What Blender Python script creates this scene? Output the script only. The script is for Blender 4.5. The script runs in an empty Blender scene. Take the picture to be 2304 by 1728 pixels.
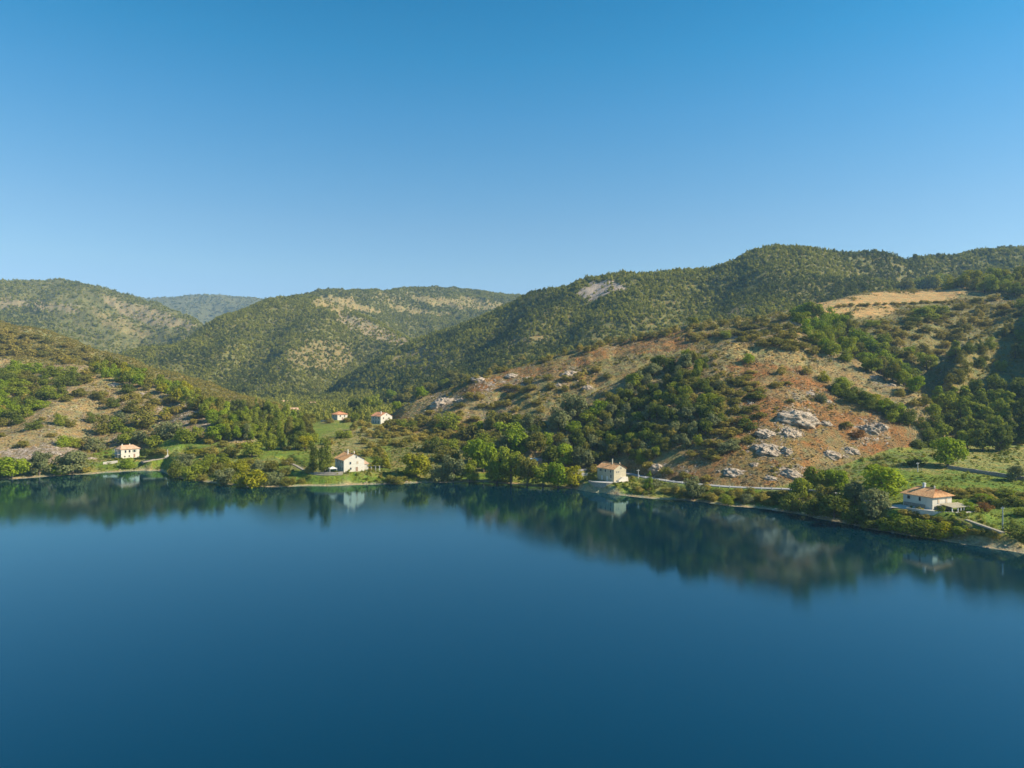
import bpy, math, random
import numpy as np
from mathutils import Vector, Matrix

# ------------------------------------------------------------------ camera
sc = bpy.context.scene
COL = sc.collection
CAM_H = 48.0            # metres above the lake
FX, CX, CY = 1536.0, 1152.0, 864.0   # the lens, in pixels of the 2304 x 1728 photograph
cd = bpy.data.cameras.new("camera"); cam = bpy.data.objects.new("camera", cd)
COL.objects.link(cam)
cam.location = (0, 0, CAM_H); cam.rotation_euler = (math.radians(90), 0, 0)
cd.sensor_width = 36; cd.lens = 24; cd.clip_start = 0.5; cd.clip_end = 60000
sc.camera = cam

# ------------------------------------------------------------------ light
SUN_EL, SUN_AZ = 34.0, 99.0         # azimuth clockwise from the view direction
sc.view_settings.view_transform = 'Standard'; sc.view_settings.look = 'None'
sc.view_settings.gamma = 1; sc.view_settings.exposure = 0.86
w = bpy.data.worlds.new("World"); sc.world = w; w.use_nodes = True
nt = w.node_tree; nt.nodes.clear()
sky = nt.nodes.new('ShaderNodeTexSky'); sky.sky_type = 'NISHITA'; sky.sun_disc = False
sky.sun_elevation = math.radians(SUN_EL); sky.sun_rotation = math.radians(SUN_AZ)
sky.altitude = 600; sky.air_density = 1.0; sky.dust_density = 0.3; sky.ozone_density = 3.0
bg = nt.nodes.new('ShaderNodeBackground'); bg.inputs[1].default_value = 0.098
wo = nt.nodes.new('ShaderNodeOutputWorld')
# grade the sky by height above the horizon: pale at the skyline, deep blue overhead
hue = nt.nodes.new('ShaderNodeHueSaturation'); hue.inputs['Saturation'].default_value = 1.15; nt.links.new(sky.outputs[0], hue.inputs['Color'])
tcw = nt.nodes.new('ShaderNodeTexCoord'); sxz = nt.nodes.new('ShaderNodeSeparateXYZ'); rmp = nt.nodes.new('ShaderNodeValToRGB'); mlt = nt.nodes.new('ShaderNodeVectorMath'); mlt.operation = 'MULTIPLY'
for _k, (_z, _c) in enumerate([(0, [0.42, 0.50, 0.53]), (0.0934, [0.898, 0.811, 0.839]), (0.159, [1, 0.946, 0.82]), (0.22, [0.92, 0.964, 0.846]), (0.286, [0.72, 0.987, 0.902]), (0.361, [0.45, 0.986, 0.958]), (0.429, [0.18, 0.955, 0.956]), (0.485, [0.05, 0.878, 0.91]), (1.0, [0.05, 0.75, 0.85])]):
    _e = rmp.color_ramp.elements[0] if _k == 0 else rmp.color_ramp.elements[-1] if _z == 1.0 else rmp.color_ramp.elements.new(_z)
    _e.position = _z; _e.color = (*_c, 1)
nt.links.new(tcw.outputs['Generated'], sxz.inputs[0]); nt.links.new(sxz.outputs[2], rmp.inputs[0])
nt.links.new(hue.outputs[0], mlt.inputs[0]); nt.links.new(rmp.outputs[0], mlt.inputs[1]); nt.links.new(mlt.outputs[0], bg.inputs[0])
nt.links.new(bg.outputs[0], wo.inputs[0])
sl = bpy.data.lights.new("sun", 'SUN'); sl.energy = 5.0; sl.angle = math.radians(0.5); sl.color = (1, 0.90, 0.73)
so = bpy.data.objects.new("sun", sl); COL.objects.link(so)
_e, _a = math.radians(SUN_EL), math.radians(SUN_AZ)
sun_dir = Vector((math.sin(_a)*math.cos(_e), math.cos(_a)*math.cos(_e), math.sin(_e)))
so.rotation_euler = sun_dir.to_track_quat('Z', 'Y').to_euler()
sc.cycles.max_bounces = 5; sc.cycles.diffuse_bounces = 2; sc.cycles.glossy_bounces = 2
sc.cycles.transparent_max_bounces = 4; sc.cycles.volume_bounces = 0
sc.cycles.use_adaptive_sampling = True; sc.cycles.adaptive_threshold = 0.02
rng = np.random.default_rng(11); random.seed(5)

# ------------------------------------------------------------------ noise
def _hash(ix, iy, s):
    n = (ix.astype(np.int64)*374761393 + iy.astype(np.int64)*668265263 + s*1442695041) & 0xffffffff
    n = ((n ^ (n >> 13))*1274126177) & 0xffffffff
    return ((n ^ (n >> 16)) & 0xffff)/65535.0
def vnoise(x, y, s=0):
    ix, iy = np.floor(x), np.floor(y); fx, fy = x-ix, y-iy
    ix = ix.astype(np.int64); iy = iy.astype(np.int64)
    u = fx*fx*fx*(fx*(fx*6-15)+10); v = fy*fy*fy*(fy*(fy*6-15)+10)
    a, b = _hash(ix, iy, s), _hash(ix+1, iy, s); c, d = _hash(ix, iy+1, s), _hash(ix+1, iy+1, s)
    return (a+(b-a)*u+(c-a)*v+(a-b-c+d)*u*v)*2-1
def fbm(x, y, wl, octs=4, s=0, ridged=False, gain=0.5):
    t = np.zeros_like(x, dtype=float); a, f, n = 1.0, 1.0/wl, 0.0
    for o in range(octs):
        c, q = math.cos(o*0.9+s), math.sin(o*0.9+s)
        k = vnoise((x*c-y*q)*f, (x*q+y*c)*f, s*7+o)
        if ridged: k = 1-2*np.abs(k)
        t += a*k; n += a; a *= gain; f *= 2.03
    return t/n
def sstep(a, b, x):
    t = np.clip((x-a)/(b-a), 0, 1); return t*t*(3-2*t)
# ------------------------------------------------------------------ terrain
# A fan-shaped grid of ground points: column = bearing, row = distance north of the lake viewpoint.
PX = np.arange(-700, 3001, 3.0)
def _ys():
    out = [120.0]
    while out[-1] < 9500:
        y = out[-1]; out.append(y*(1+(0.012 if y < 165 else 0.0036 if y < 720 else 0.0058 if y < 2600 else 0.009)))
    return np.array(out)
YS = _ys(); NX, NY = len(PX), len(YS)
def smooth(a, n):
    k = np.exp(-0.5*(np.arange(-3*n, 3*n+1)/n)**2); k /= k.sum()
    return np.convolve(np.pad(a, 3*n, mode='edge'), k, 'valid')
def row(pts, sm=3):
    """curve of (bearing, height in view, distance) -> distance and elevation along the columns"""
    p = np.array(pts, float)
    y = smooth(np.interp(PX, p[:, 0], p[:, 1]), sm); Y = smooth(np.interp(PX, p[:, 0], p[:, 2]), sm)
    return Y, CAM_H-(y-CY)*Y/FX
def rowe(pts, sm=4):
    """curve of (bearing, distance, elevation)"""
    p = np.array(pts, float)
    return smooth(np.interp(PX, p[:, 0], p[:, 1]), sm), smooth(np.interp(PX, p[:, 0], p[:, 2]), sm)
def rel(r, dY, dE):
    return r[0]+dY, r[1]+dE
def mid(a, b, t, up):
    return a[0]+(b[0]-a[0])*t, a[1]+(b[1]-a[1])*t+up
def pchip(rows, Y):
    """monotone cubic per column; rows: list of (Yk, Ek) arrays over columns; returns (NX, len(Y))"""
    X = np.stack([r[0] for r in rows], 1); E = np.stack([r[1] for r in rows], 1)
    X = np.maximum.accumulate(X+np.arange(X.shape[1])*1e-3, axis=1)
    h = np.diff(X, axis=1); h = np.maximum(h, 1e-2); d = np.diff(E, axis=1)/h
    m = np.zeros_like(E); m[:, 0] = d[:, 0]; m[:, -1] = d[:, -1]
    for k in range(1, E.shape[1]-1):
        w1, w2 = 2*h[:, k]+h[:, k-1], h[:, k]+2*h[:, k-1]
        ok = d[:, k-1]*d[:, k] > 0
        with np.errstate(all='ignore'):
            v = (w1+w2)/(w1/d[:, k-1]+w2/d[:, k])
        m[:, k] = np.where(ok, v, 0)
    out = np.empty((NX, len(Y)))
    for i in range(NX):
        j = np.clip(np.searchsorted(X[i], Y)-1, 0, X.shape[1]-2)
        t = np.clip((Y-X[i, j])/h[i, j], -1e9, 1e9); hh = h[i, j]
        tt = np.clip(t, 0, 1); a = tt*tt*tt; b = tt*tt
        v = (2*a-3*b+1)*E[i, j]+(a-2*b+tt)*hh*m[i, j]+(-2*a+3*b)*E[i, j+1]+(a-b)*hh*m[i, j+1]
        v += np.where(t < 0, t*hh*m[i, j], 0)+np.where(t > 1, (t-1)*hh*m[i, j+1], 0)
        out[i] = v
    return out
def fade(x0, x1, f, depth=160.0):
    f0, f1 = (f if isinstance(f, tuple) else (f, f))
    return -depth*(np.clip((x0-PX)/f0, 0, 9)**1.6 + np.clip((PX-x1)/f1, 0, 9)**1.6)[:, None]

# the shoreline (from west to east), distance where the water ends
SH = row([(-700,1100,0),(0,1080,0),(100,1073,0),(190,1067,0),(300,1060,0),(366,1059,0),(382,1071,0),(412,1078,0),(454,1083,0),(512,1091,0),
          (561,1096,0),(599,1096,0),(723,1094,0),(847,1090,0),(963,1086,0),(1090,1085,0),(1144,1089,0),(1212,1095,0),(1291,1100,0),(1350,1109,0),
          (1374,1112,0),(1436,1120,0),(1506,1124,0),(1586,1130,0),(1635,1138,0),(1722,1145,0),(1785,1155,0),(1850,1168,0),(1950,1188,0),(2025,1202,0),
          (2101,1213,0),(2176,1226,0),(2304,1246,0),(2500,1290,0),(3000,1400,0)], 2)
_p = np.array([(-700,1100),(0,1080),(100,1073),(190,1067),(300,1060),(366,1059),(382,1071),(412,1078),(454,1083),(512,1091),
          (561,1096),(599,1096),(723,1094),(847,1090),(963,1086),(1090,1085),(1144,1089),(1212,1095),(1291,1100),(1350,1109),
          (1374,1112),(1436,1120),(1506,1124),(1586,1130),(1635,1138),(1722,1145),(1785,1155),(1850,1168),(1950,1188),(2025,1202),
          (2101,1213),(2176,1226),(2304,1246),(2500,1290),(3000,1400)], float)
_ysh = smooth(np.interp(PX, _p[:, 0], _p[:, 1]), 2)+0.9*vnoise(PX/40, PX*0, 3)+0.35*vnoise(PX/14, PX*0, 4)
SHY = FX*CAM_H/(_ysh-CY)
Z0 = np.zeros(NX)
E1 = np.interp(PX, [-700, 300, 420, 560, 760, 1000, 1380, 1800, 2000, 2120, 2250, 3000], [4, 3.6, 3.2, 3.0, 4.0, 3.4, 3.6, 4.4, 6.0, 6.4, 4.6, 4])
low = [(SHY-60, Z0-9), (SHY-12, Z0-2.2), (SHY, Z0), (SHY+2.5, Z0+0.45), (SHY+8, E1*0.45), (SHY+17, E1),
       rowe([(-700,400,7),(300,398,5.5),(400,400,12),(620,405,11),(800,400,10),(1000,400,10),(1400,345,7),(1780,290,6),(1850,285,8),(2020,290,12.8),(2304,300,13.6),(3000,310,15)]),
       rowe([(-700,470,9),(0,470,9),(400,450,14),(700,455,14.5),(850,470,16.5),(1000,470,15),(1500,450,12),(1900,380,16),(2000,350,17.5),(3000,360,19)]),
       rowe([(-700,560,12),(400,560,18),(700,530,19),(850,530,19.5),(1000,560,20),(1900,560,20),(3000,560,22)]),
       rowe([(-700,900,22),(3000,900,27)]), rowe([(-700,1250,36),(3000,1250,40)]), rowe([(-700,2000,80),(3000,2000,80)]),
       rowe([(-700,9500,300),(3000,9500,300)])]
L = []
def layer(rows, back, name):
    """rows front to back, the last is the crest; back: list of (dY, dE) beyond it"""
    e = pchip(rows+[rel(rows[-1], a, b) for a, b in back], YS)
    e = np.where(YS[None, :] < rows[0][0][:, None], np.minimum(e, rows[0][1][:, None]-(rows[0][0][:, None]-YS[None, :])*0.8), e)
    L.append((name, e)); return e
# far blue hill
crA = row([(p, q, 4200) for p, q in ((-700,690),(150,690),(308,671),(348,673),(411,668),(459,663),(506,665),(554,670),(614,675),(760,690),(1200,720),(3000,740))])
eA = layer([rowe([(-700,3200,130),(3000,3200,130)]), mid((crA[0]*0+3200, Z0+130), crA, .5, -20), crA], [(1200, -220)], 'A')
# left far hill
crB = row([(-700,640,2050),(-300,630,2050),(0,638,2050),(47,640,2050),(95,638,2050),(133,635,2050),(174,640,2050),(221,651,2040),(269,665,2020),(316,677,1990),(364,692,1940),(411,709,1880),(446,727,1820),(520,775,1700),(620,850,1600),(760,900,1500),(3000,940,1500)])
fB = rowe([(-700,1150,60),(300,1220,46),(600,1250,42),(3000,1250,40)])
eB = layer([fB, mid(fB, crB, .35, -8), mid(fB, crB, .7, 6), crB], [(250, -40), (900, -350)], 'B')
# plateau hill behind the middle hill
crC2 = row([(-700,900,1900),(380,800,1900),(500,730,1900),(600,692,1850),(657,667,1800),(733,654,1850),(790,652,1900),(853,655,2000),(980,652,2200),(1043,653,2280),(1090,661,2300),(1138,669,2300),(1182,673,2300),(1300,700,2300),(1600,760,2300),(3000,900,2300)])
fC2 = rowe([(-700,1500,60),(600,1560,170),(900,1500,105),(1100,1450,95),(3000,1450,90)])
eC2 = layer([fC2, mid(fC2, crC2, .3, 10), mid(fC2, crC2, .6, 12), crC2], [(300, -30), (900, -260)], 'C2')
# middle hill
crC1 = row([(-700,1000,1100),(150,860,1100),(278,800,1150),(316,777,1180),(363,757,1210),(411,741,1240),(446,729,1280),(506,711,1340),(554,695,1400),(614,678,1450),(650,670,1480),(700,668,1520),(760,690,1500),(800,706,1460),(850,733,1400),(895,752,1350),(940,778,1290),(1000,812,1240),(1060,850,1210),(1200,900,1200),(3000,1000,1200)])
fC1 = rowe([(-700,900,20),(280,930,24),(500,930,25),(640,950,26),(720,1000,30),(800,1060,34),(1000,1100,40),(3000,1100,40)])
eC1 = layer([fC1, mid(fC1, crC1, .3, -8), mid(fC1, crC1, .65, 2), crC1], [(180, -22), (700, -260)], 'C1')
# long forested ridge
crD = row([(-700,1000,1300),(500,960,1250),(640,905,1220),(700,882,1200),(727,868,1180),(758,849,1160),(821,823,1120),(869,801,1100),(932,770,1090),(1011,741,1080),(1075,719,1070),(1138,697,1060),(1182,674,1050),(1201,666,1045),
           (1254,655,1040),(1287,646,1030),(1308,636,1020),(1376,623,1010),(1430,620,1000),(1498,620,1000),(1553,613,1000),(1607,604,1000),(1661,589,1000),(1700,570,1000),(1727,563,1000),(1780,560,1000),(1809,561,1000),(1891,567,1020),(1946,574,1040),
           (2000,581,1050),(2041,587,1060),(2096,583,1080),(2164,577,1090),(2219,569,1100),(2304,563,1100),(2500,556,1100),(3000,560,1100)])
fD = rowe([(-700,1000,25),(640,960,26),(740,900,28),(866,780,23),(1000,740,34),(1200,720,60),(1400,720,82),(1700,760,118),(1950,850,150),(2304,880,165),(3000,900,165)])
eD = layer([fD, mid(fD, crD, .3, -3), mid(fD, crD, .62, 6), crD], [(120, -22), (500, -200)], 'D')
# nearer spur of that ridge, this side of its shaded gully
crD2 = row([(-700,1100,800),(1300,830,800),(1420,775,830),(1480,748,840),(1560,722,850),(1640,690,870),(1720,655,890),(1800,628,910),(1880,612,930),(1930,618,930),(2000,640,920),(2100,670,900),(3000,760,900)])
eD2 = layer([rowe([(-700,690,40),(1400,690,76),(1700,720,105),(3000,760,120)]), crD2], [(60, -10), (200, -110)], 'D2')
# left hill, back and front spur
crE = row([(-700,600,900),(-300,655,900),(0,728,880),(63,741,872),(111,756,864),(158,769,856),(206,789,845),(221,794,840),(278,806,820),(348,835,800),(411,852,780),(475,871,760),(522,887,740),(585,903,715),(633,918,700),(700,938,690),(800,960,680),(3000,1200,680)])
eE = layer([rowe([(-700,600,40),(300,580,30),(600,560,19),(3000,560,5)]), mid((crE[0]*0+580, Z0+26), crE, .5, 4), crE], [(60, -8), (260, -70)], 'E')
crF = row([(-700,700,640),(-300,775,640),(0,808,620),(80,815,612),(190,828,590),(240,830,580),(300,853,560),(380,880,530),(450,907,500),(530,947,470),(570,968,455),(620,1000,435),(700,1040,420),(3000,1300,400)])
fF = rowe([(-700,368,4.5),(0,368,4.5),(120,376,5),(220,408,6),(250,416,7),(330,416,10),(400,412,13),(520,410,14),(600,410,13),(3000,400,5)])
eF = layer([fF, mid(fF, crF, .3, 3), mid(fF, crF, .65, 4), crF], [(30, -3), (180, -50)], 'F')
# right hills: back crest with the tilled field
crG2 = row([(-700,1100,520),(700,1000,520),(800,985,520),(866,948,520),(904,914,520),(948,893,520),(1008,884,520),(1043,863,520),(1062,856,520),(1106,838,524),(1154,826,530),(1200,818,535),(1238,805,540),(1308,790,545),(1341,778,550),(1390,774,555),(1430,760,560),(1471,750,560),
            (1539,736,565),(1580,733,570),(1661,725,575),(1715,719,585),(1782,700,605),(1836,688,630),(1905,670,660),(1946,662,685),(2110,659,725),(2140,650,735),(2219,625,745),(2304,618,750),(2500,600,760),(3000,600,760)])
fG2 = rowe([(-700,440,5),(700,440,10),(850,440,12),(1000,430,12),(1200,430,22),(1500,470,52),(1640,490,68),(1780,510,88),(1900,500,80),(2100,440,52),(2304,450,55),(3000,450,55)])
mG2 = row([(-700,1150,480),(700,1020,480),(860,960,485),(1000,925,475),(1200,870,480),(1500,790,510),(1640,765,520),(1782,720,545),(1864,711,556),(2010,710,560),(2080,706,560),(2219,684,600),(2304,676,600),(3000,676,600)])
eG2 = layer([fG2, mG2, crG2], [(60, -6), (300, -110)], 'G2')
# front dome and its spur
crG1 = row([(-700,1100,400),(900,1030,400),(1050,1000,385),(1100,985,385),(1150,962,395),(1250,932,405),(1350,882,415),(1450,832,425),(1540,793,430),(1618,775,435),(1700,767,442),(1750,747,455),(1790,717,480),(1820,738,470),(1850,758,455),(1900,798,430),(1960,835,405),(2020,868,382),(2080,894,362),(2110,950,352),(2140,1010,345),(2200,1060,340),(3000,1100,340)])
fG1 = rowe([(-700,380,3),(1050,350,5),(1150,345,6),(1290,335,6),(1380,335,6.2),(1409,330,6),(1471,311,5.6),(1536,301,5.4),(1623,290,5.4),(1700,284,5.4),(1782,281,5.6),(1900,304,9.5),(2000,318,12),(2085,335,15),(2125,340,16),(3000,340,16)], 9)
eG1 = layer([fG1, mid(fG1, crG1, .12, 2.0), mid(fG1, crG1, .5, 5), crG1], [(22, -3), (70, -30)], 'G1')
# shaded hill closing the gully on the right
crH = row([(-700,1200,380),(2040,1040,375),(2090,935,390),(2120,860,410),(2164,790,450),(2219,745,510),(2304,697,580),(2400,645,590),(2550,570,560),(2700,520,540),(3000,480,520)])
fH = rowe([(-700,345,5),(2120,352,17),(2200,350,17.5),(2304,346,18),(2450,335,20),(3000,330,22)])
mH = rowe([(-700,365,5),(2090,368,20),(2130,376,27),(2200,395,37),(2304,415,51),(2400,410,74),(2550,400,104),(3000,390,140)])  # unseen high ground past the right frame edge, added to cast shade
eH = layer([fH, mH, crH], [(30, -6), (140, -60)], 'H')
masks = {'A': (150, 760, 150), 'B': (-900, 560, 200), 'C2': (450, 1500, 150), 'C1': (220, 1080, 120), 'D': (690, 3200, 60), 'D2': (1440, 2080, 60),
         'E': (-900, 620, 200), 'F': (-900, 560, 130), 'G2': (860, 3200, 110), 'G1': (1190, 2125, (170, 30)), 'H': (2075, 3200, 30)}
LN = {}
base = pchip(low, YS)
acc = [base]
for n, e in L:
    x0, x1, f = masks[n]; LN[n] = e+fade(x0, x1, f); acc.append(LN[n])
K = np.interp(YS, [100, 400, 1000, 3000], [0.7, 1.6, 3.5, 8])[None, :]
top = np.maximum.reduce(acc)
LID = np.argmax(np.stack(acc), 0)          # which layer each ground point belongs to (0 = lowland)
LIDN = ['low']+[n for n, e in L]
ELEV = top+K*np.log(sum(np.exp(np.clip((a-top)/K, -40, 0)) for a in acc))
near_shore = sstep(0, 25, YS[None, :]-SHY[:, None])
ELEV = np.where(near_shore < 1, base*(1-near_shore)+ELEV*near_shore, ELEV)
XX = (PX[:, None]-CX)/FX*YS[None, :]; YY = np.broadcast_to(YS[None, :], XX.shape).copy()

def proj_y(): return CY+FX*(CAM_H-ELEV)/YY
def ray(px, py):
    """first ground point seen at this bearing and view height -> x, y, z"""
    fi = (px-PX[0])/3.0; i = int(np.clip(round(fi), 0, NX-1))
    yp = CY+FX*(CAM_H-ELEV[i])/YS
    ok = (yp <= py) & (YS > SHY[i]+0.3)
    j = int(np.argmax(ok)) if ok.any() else NY-1
    if j > 0 and yp[j-1] > py:
        t = (yp[j-1]-py)/(yp[j-1]-yp[j]+1e-9)
        Y = YS[j-1]+(YS[j]-YS[j-1])*t; Z = ELEV[i, j-1]+(ELEV[i, j]-ELEV[i, j-1])*t
    else:
        Y, Z = YS[j], ELEV[i, j]
    return (px-CX)/FX*Y, Y, Z
def ground(x, y):
    px = CX+FX*x/y; fi = np.clip((px-PX[0])/3.0, 0, NX-1.001)
    fj = np.interp(y, YS, np.arange(NY)); fj = np.clip(fj, 0, NY-1.001)
    i = np.floor(fi).astype(int); j = np.floor(fj).astype(int); u = fi-i; v = fj-j
    return (ELEV[i, j]*(1-u)*(1-v)+ELEV[i+1, j]*u*(1-v)+ELEV[i, j+1]*(1-u)*v+ELEV[i+1, j+1]*u*v)
def dist_poly(P):
    """distance of every ground point to a polyline, and the parameter's vertex weight"""
    D = np.full(XX.shape, 1e9); T = np.zeros(XX.shape); P = np.array(P, float)
    for k in range(len(P)-1):
        a, b = P[k, :2], P[k+1, :2]; d = b-a; l2 = (d**2).sum()+1e-9
        t = np.clip(((XX-a[0])*d[0]+(YY-a[1])*d[1])/l2, 0, 1)
        dd = np.hypot(XX-a[0]-t*d[0], YY-a[1]-t*d[1]); m = dd < D
        D = np.where(m, dd, D); T = np.where(m, k+t, T)
    return D, T
def carve(pts, depth, width):
    P = [ray(*p)[:2] for p in pts]; D, T = dist_poly(P)
    end = sstep(0, 0.7, T)*0.6+0.4
    ELEV[:] -= depth*end*np.exp(-(D/width)**2)
# gullies and small spurs
for g in [([(1645,618),(1600,650),(1545,685),(1498,720),(1440,745),(1400,765)], 20, 38), ([(1950,585),(1900,612),(1862,640),(1835,670)], 12, 30),
          ([(2290,575),(2200,595),(2110,615),(2040,640)], 16, 38), ([(1330,650),(1310,700),(1265,745),(1225,790)], 9, 26), ([(1190,700),(1130,740),(1075,780),(1030,810)], 9, 30), ([(1000,760),(940,800),(880,840),(850,870)], 8, 28),
          ([(870,762),(810,800),(750,835),(715,865)], 16, 45), ([(640,705),(600,740),(560,800),(540,850)], 12, 45), ([(470,740),(440,790),(430,840)], 10, 40),
          ([(900,672),(930,710),(950,750)], 20, 70), ([(1080,690),(1010,720),(960,755)], 18, 60), ([(760,668),(850,700),(900,735)], 12, 50),
          ([(60,680),(180,720),(300,780)], 28, 80), ([(250,680),(330,730),(400,745)], 22, 60), ([(420,690),(430,710),(470,715)], 60, 160), ([(520,690),(500,705)], 40, 140),
          ([(1560,800),(1500,850),(1430,920),(1340,980),(1300,1035)], 5, 13), ([(1180,850),(1120,900),(1080,960)], 4, 14),
          ([(1900,740),(1990,800),(2070,860),(2110,900)], 5, 14), ([(2130,720),(2110,780),(2110,850)], 5, 12),
          ([(100,800),(60,880),(0,960)], 4, 14), ([(260,880),(200,930),(190,1000)], 3, 12), ([(400,900),(350,950),(340,990)], 3, 10),
          ([(0,760),(100,790),(230,815)], 5, 18)]:
    carve(*g)
for g in [([(730,700),(700,760),(670,820),(640,860)], -12, 40), ([(1480,690),(1440,725)], -6, 30), ([(1260,680),(1190,740),(1120,800)], -7, 26), ([(560,745),(500,800),(470,850)], -8, 40)]:
    carve(*g)
# natural relief
hill = sstep(2, 22, ELEV-np.interp(YY, [200, 500, 900, 1300, 2000], [6, 16, 26, 38, 80]))
far = np.interp(YY, [250, 500, 900, 1600, 3000, 5000], [0.8, 1.0, 2.5, 4.4, 4, 4])
_fld = 1-.9*np.exp(-(np.hypot((PX[:, None]-2000)/235, (proj_y()-684)/34))**4)*(LID == LIDN.index('G2'))
hill = hill*_fld
ELEV += hill*far*(2.2*fbm(XX, YY, 85, 4, 3, True)+1.2*fbm(XX, YY, 28, 3, 9)*(YY < 2600))*near_shore
_slope = np.isin(LID, [LIDN.index(q) for q in ('G1', 'G2', 'F', 'E', 'H')])
ELEV += hill*near_shore*_slope*(.9*fbm(XX, YY, 15, 3, 61, True)+.55*fbm(XX, YY*1.4, 5, 3, 63, True))
ELEV += near_shore*(0.35+hill*1.1)*fbm(XX, YY, 9, 3, 21)*(YY < 2600)*np.interp(YY, [200, 1000, 2000], [0.7, 1, 2])
YP0 = proj_y()
def inpoly(poly, X, Y):
    P = np.array(poly, float); c = np.zeros(X.shape, bool); n = len(P)
    for k in range(n):
        x1, y1 = P[k]; x2, y2 = P[(k+1) % n]
        if y1 == y2: continue
        c ^= ((y1 > Y) != (y2 > Y)) & (X < (x2-x1)*(Y-y1)/(y2-y1)+x1)
    return c
# houses stand on levelled ground; (bearing, view height of the near corner) fixes each plot
def plot(px, Y, z): return ((px-CX)/FX*Y, Y, z)
HOUSES = {'h1': plot(272.5, 395, 4.8), 'h2': plot(773.6, 333.8, 4.8), 'h3': plot(1381.4, 306, 4.1), 'h4': plot(2098, 221.6, 7.1), 'h5': plot(856.5, 494, 19.0), 'h6': plot(759.3, 522, 20.3)}
ROT = {'h1': 50, 'h2': 33, 'h3': 35, 'h4': 24, 'h5': 45, 'h6': 42}
SIZE = {'h1': (10, 9.2), 'h2': (10.5, 13), 'h3': (7.5, 11), 'h4': (9.6, 10.2), 'h5': (10, 12), 'h6': (8.5, 9)}
def hcen(k):
    x, y, z = HOUSES[k]; a = math.radians(ROT[k]); W, Ln = SIZE[k]
    return x+math.cos(a)*W/2-math.sin(a)*Ln/2, y+math.sin(a)*W/2+math.cos(a)*Ln/2, z
def flatten(x, y, z, r, f, s0=2, s1=9):
    D = np.hypot(XX-x, YY-y); k = (1-sstep(r, r+f, D))*sstep(s0, s1, YY-SHY[:, None]); ELEV[:] = ELEV*(1-k)+z*k
flatten(*hcen('h3')[:2], 2.9, 13, 4, .2, 2.6)
for k, (r, f) in {'h1': (11, 8), 'h2': (12, 7), 'h3': (9.5, 5), 'h4': (10.5, 6), 'h5': (10, 8), 'h6': (9, 8)}.items():
    flatten(*hcen(k), r, f, *((1.5, 5) if k == 'h3' else ()))
flatten(HOUSES['h4'][0]+11, HOUSES['h4'][1]+1, 6.6, 5, 4)
ELEV[:] = np.where(YS[None, :] < SHY[:, None], np.minimum(ELEV, -0.02), ELEV)
# lanes: polylines of (bearing, distance, elevation) levelled into the slope
def lane(pts, wd):
    P = np.array([((p-CX)/FX*Y, Y, z) for p, Y, z in pts]); D, T = dist_poly(P)
    z = np.interp(T, np.arange(len(P)), P[:, 2]); k = (1-sstep(wd*0.5+0.8, wd*0.5+4.0, D))*sstep(1, 6, YY-SHY[:, None])
    ELEV[:] = ELEV*(1-k)+(z-0.25)*k
    return P
def Yof(y, z): return (CAM_H-z)*FX/(y-CY)
ROAD = lane([(1297, Yof(1058, 5.6), 5.6), (1330, Yof(1055, 5.8), 5.8), (1400, Yof(1062, 5.6), 5.6), (1436, Yof(1070, 5.4), 5.4), (1471, Yof(1077, 5.2), 5.2), (1536, Yof(1086, 5.2), 5.2), (1623, Yof(1094, 5.2), 5.2),
             (1700, Yof(1098, 5.2), 5.2), (1782, Yof(1100, 5.4), 5.4), (1860, Yof(1106, 6.0), 6.0), (1940, Yof(1122, 6.8), 6.8), (2018, Yof(1143, 7.0), 7.0)], 3.6)
PATH2 = lane([(640, Yof(1035, 6.2), 6.2), (668, Yof(1048, 5.4), 5.4), (690, Yof(1061, 4.6), 4.6), (710, Yof(1068, 4.2), 4.2), (740, Yof(1069, 4.2), 4.2), (772, Yof(1067.5, 4.4), 4.4)], 2.0)
PATH4 = lane([(2174, Yof(1169, 6.0), 6.0), (2205, Yof(1180, 5.4), 5.4), (2235, Yof(1190, 4.8), 4.8), (2262, Yof(1200, 4.4), 4.4)], 2.4)
PATH1 = lane([(320, Yof(1039, 4.8), 4.8), (350, Yof(1034, 5.2), 5.2), (380, Yof(1029, 5.8), 5.8), (410, Yof(1026, 6.2), 6.2), (440, Yof(1030, 6.2), 6.2)], 2.2)
YP = proj_y()
RM = np.minimum.accumulate(YP, axis=1)                # highest ground line so far, for what can be seen
VIS = YP <= np.concatenate([np.full((NX, 1), 1e9), RM[:, :-1]], 1)+0.01
# ------------------------------------------------------------------ materials and mesh helpers
def fastmesh(name, V, F, mats=(), smooth=False):
    me = bpy.data.meshes.new(name); V = np.asarray(V, np.float32); F = np.asarray(F, np.int32); k = F.shape[1]
    me.vertices.add(len(V)); me.vertices.foreach_set('co', V.ravel())
    me.loops.add(F.size); me.loops.foreach_set('vertex_index', F.ravel()); me.polygons.add(len(F))
    me.polygons.foreach_set('loop_start', np.arange(0, F.size, k, dtype=np.int32))
    if smooth: me.polygons.foreach_set('use_smooth', np.ones(len(F), bool))
    me.update(calc_edges=True)
    for m in mats: me.materials.append(m)
    return me
def attr(me, name, C):
    a = me.color_attributes.new(name, 'FLOAT_COLOR', 'POINT'); a.data.foreach_set('color', np.asarray(C, np.float32).ravel())
def link(name, me, parent=None):
    o = bpy.data.objects.new(name, me); COL.objects.link(o)
    if parent is not None: o.parent = parent
    return o
def tag(o, label=None, cat=None, group=None, kind=None):
    if label: o['label'] = label
    if cat: o['category'] = cat
    if group: o['group'] = group
    if kind: o['kind'] = kind
    return o
def empty(name, loc, rz=0.0):
    o = bpy.data.objects.new(name, None); COL.objects.link(o); o.location = loc; o.rotation_euler = (0, 0, rz); o.empty_display_size = .5
    return o
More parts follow.
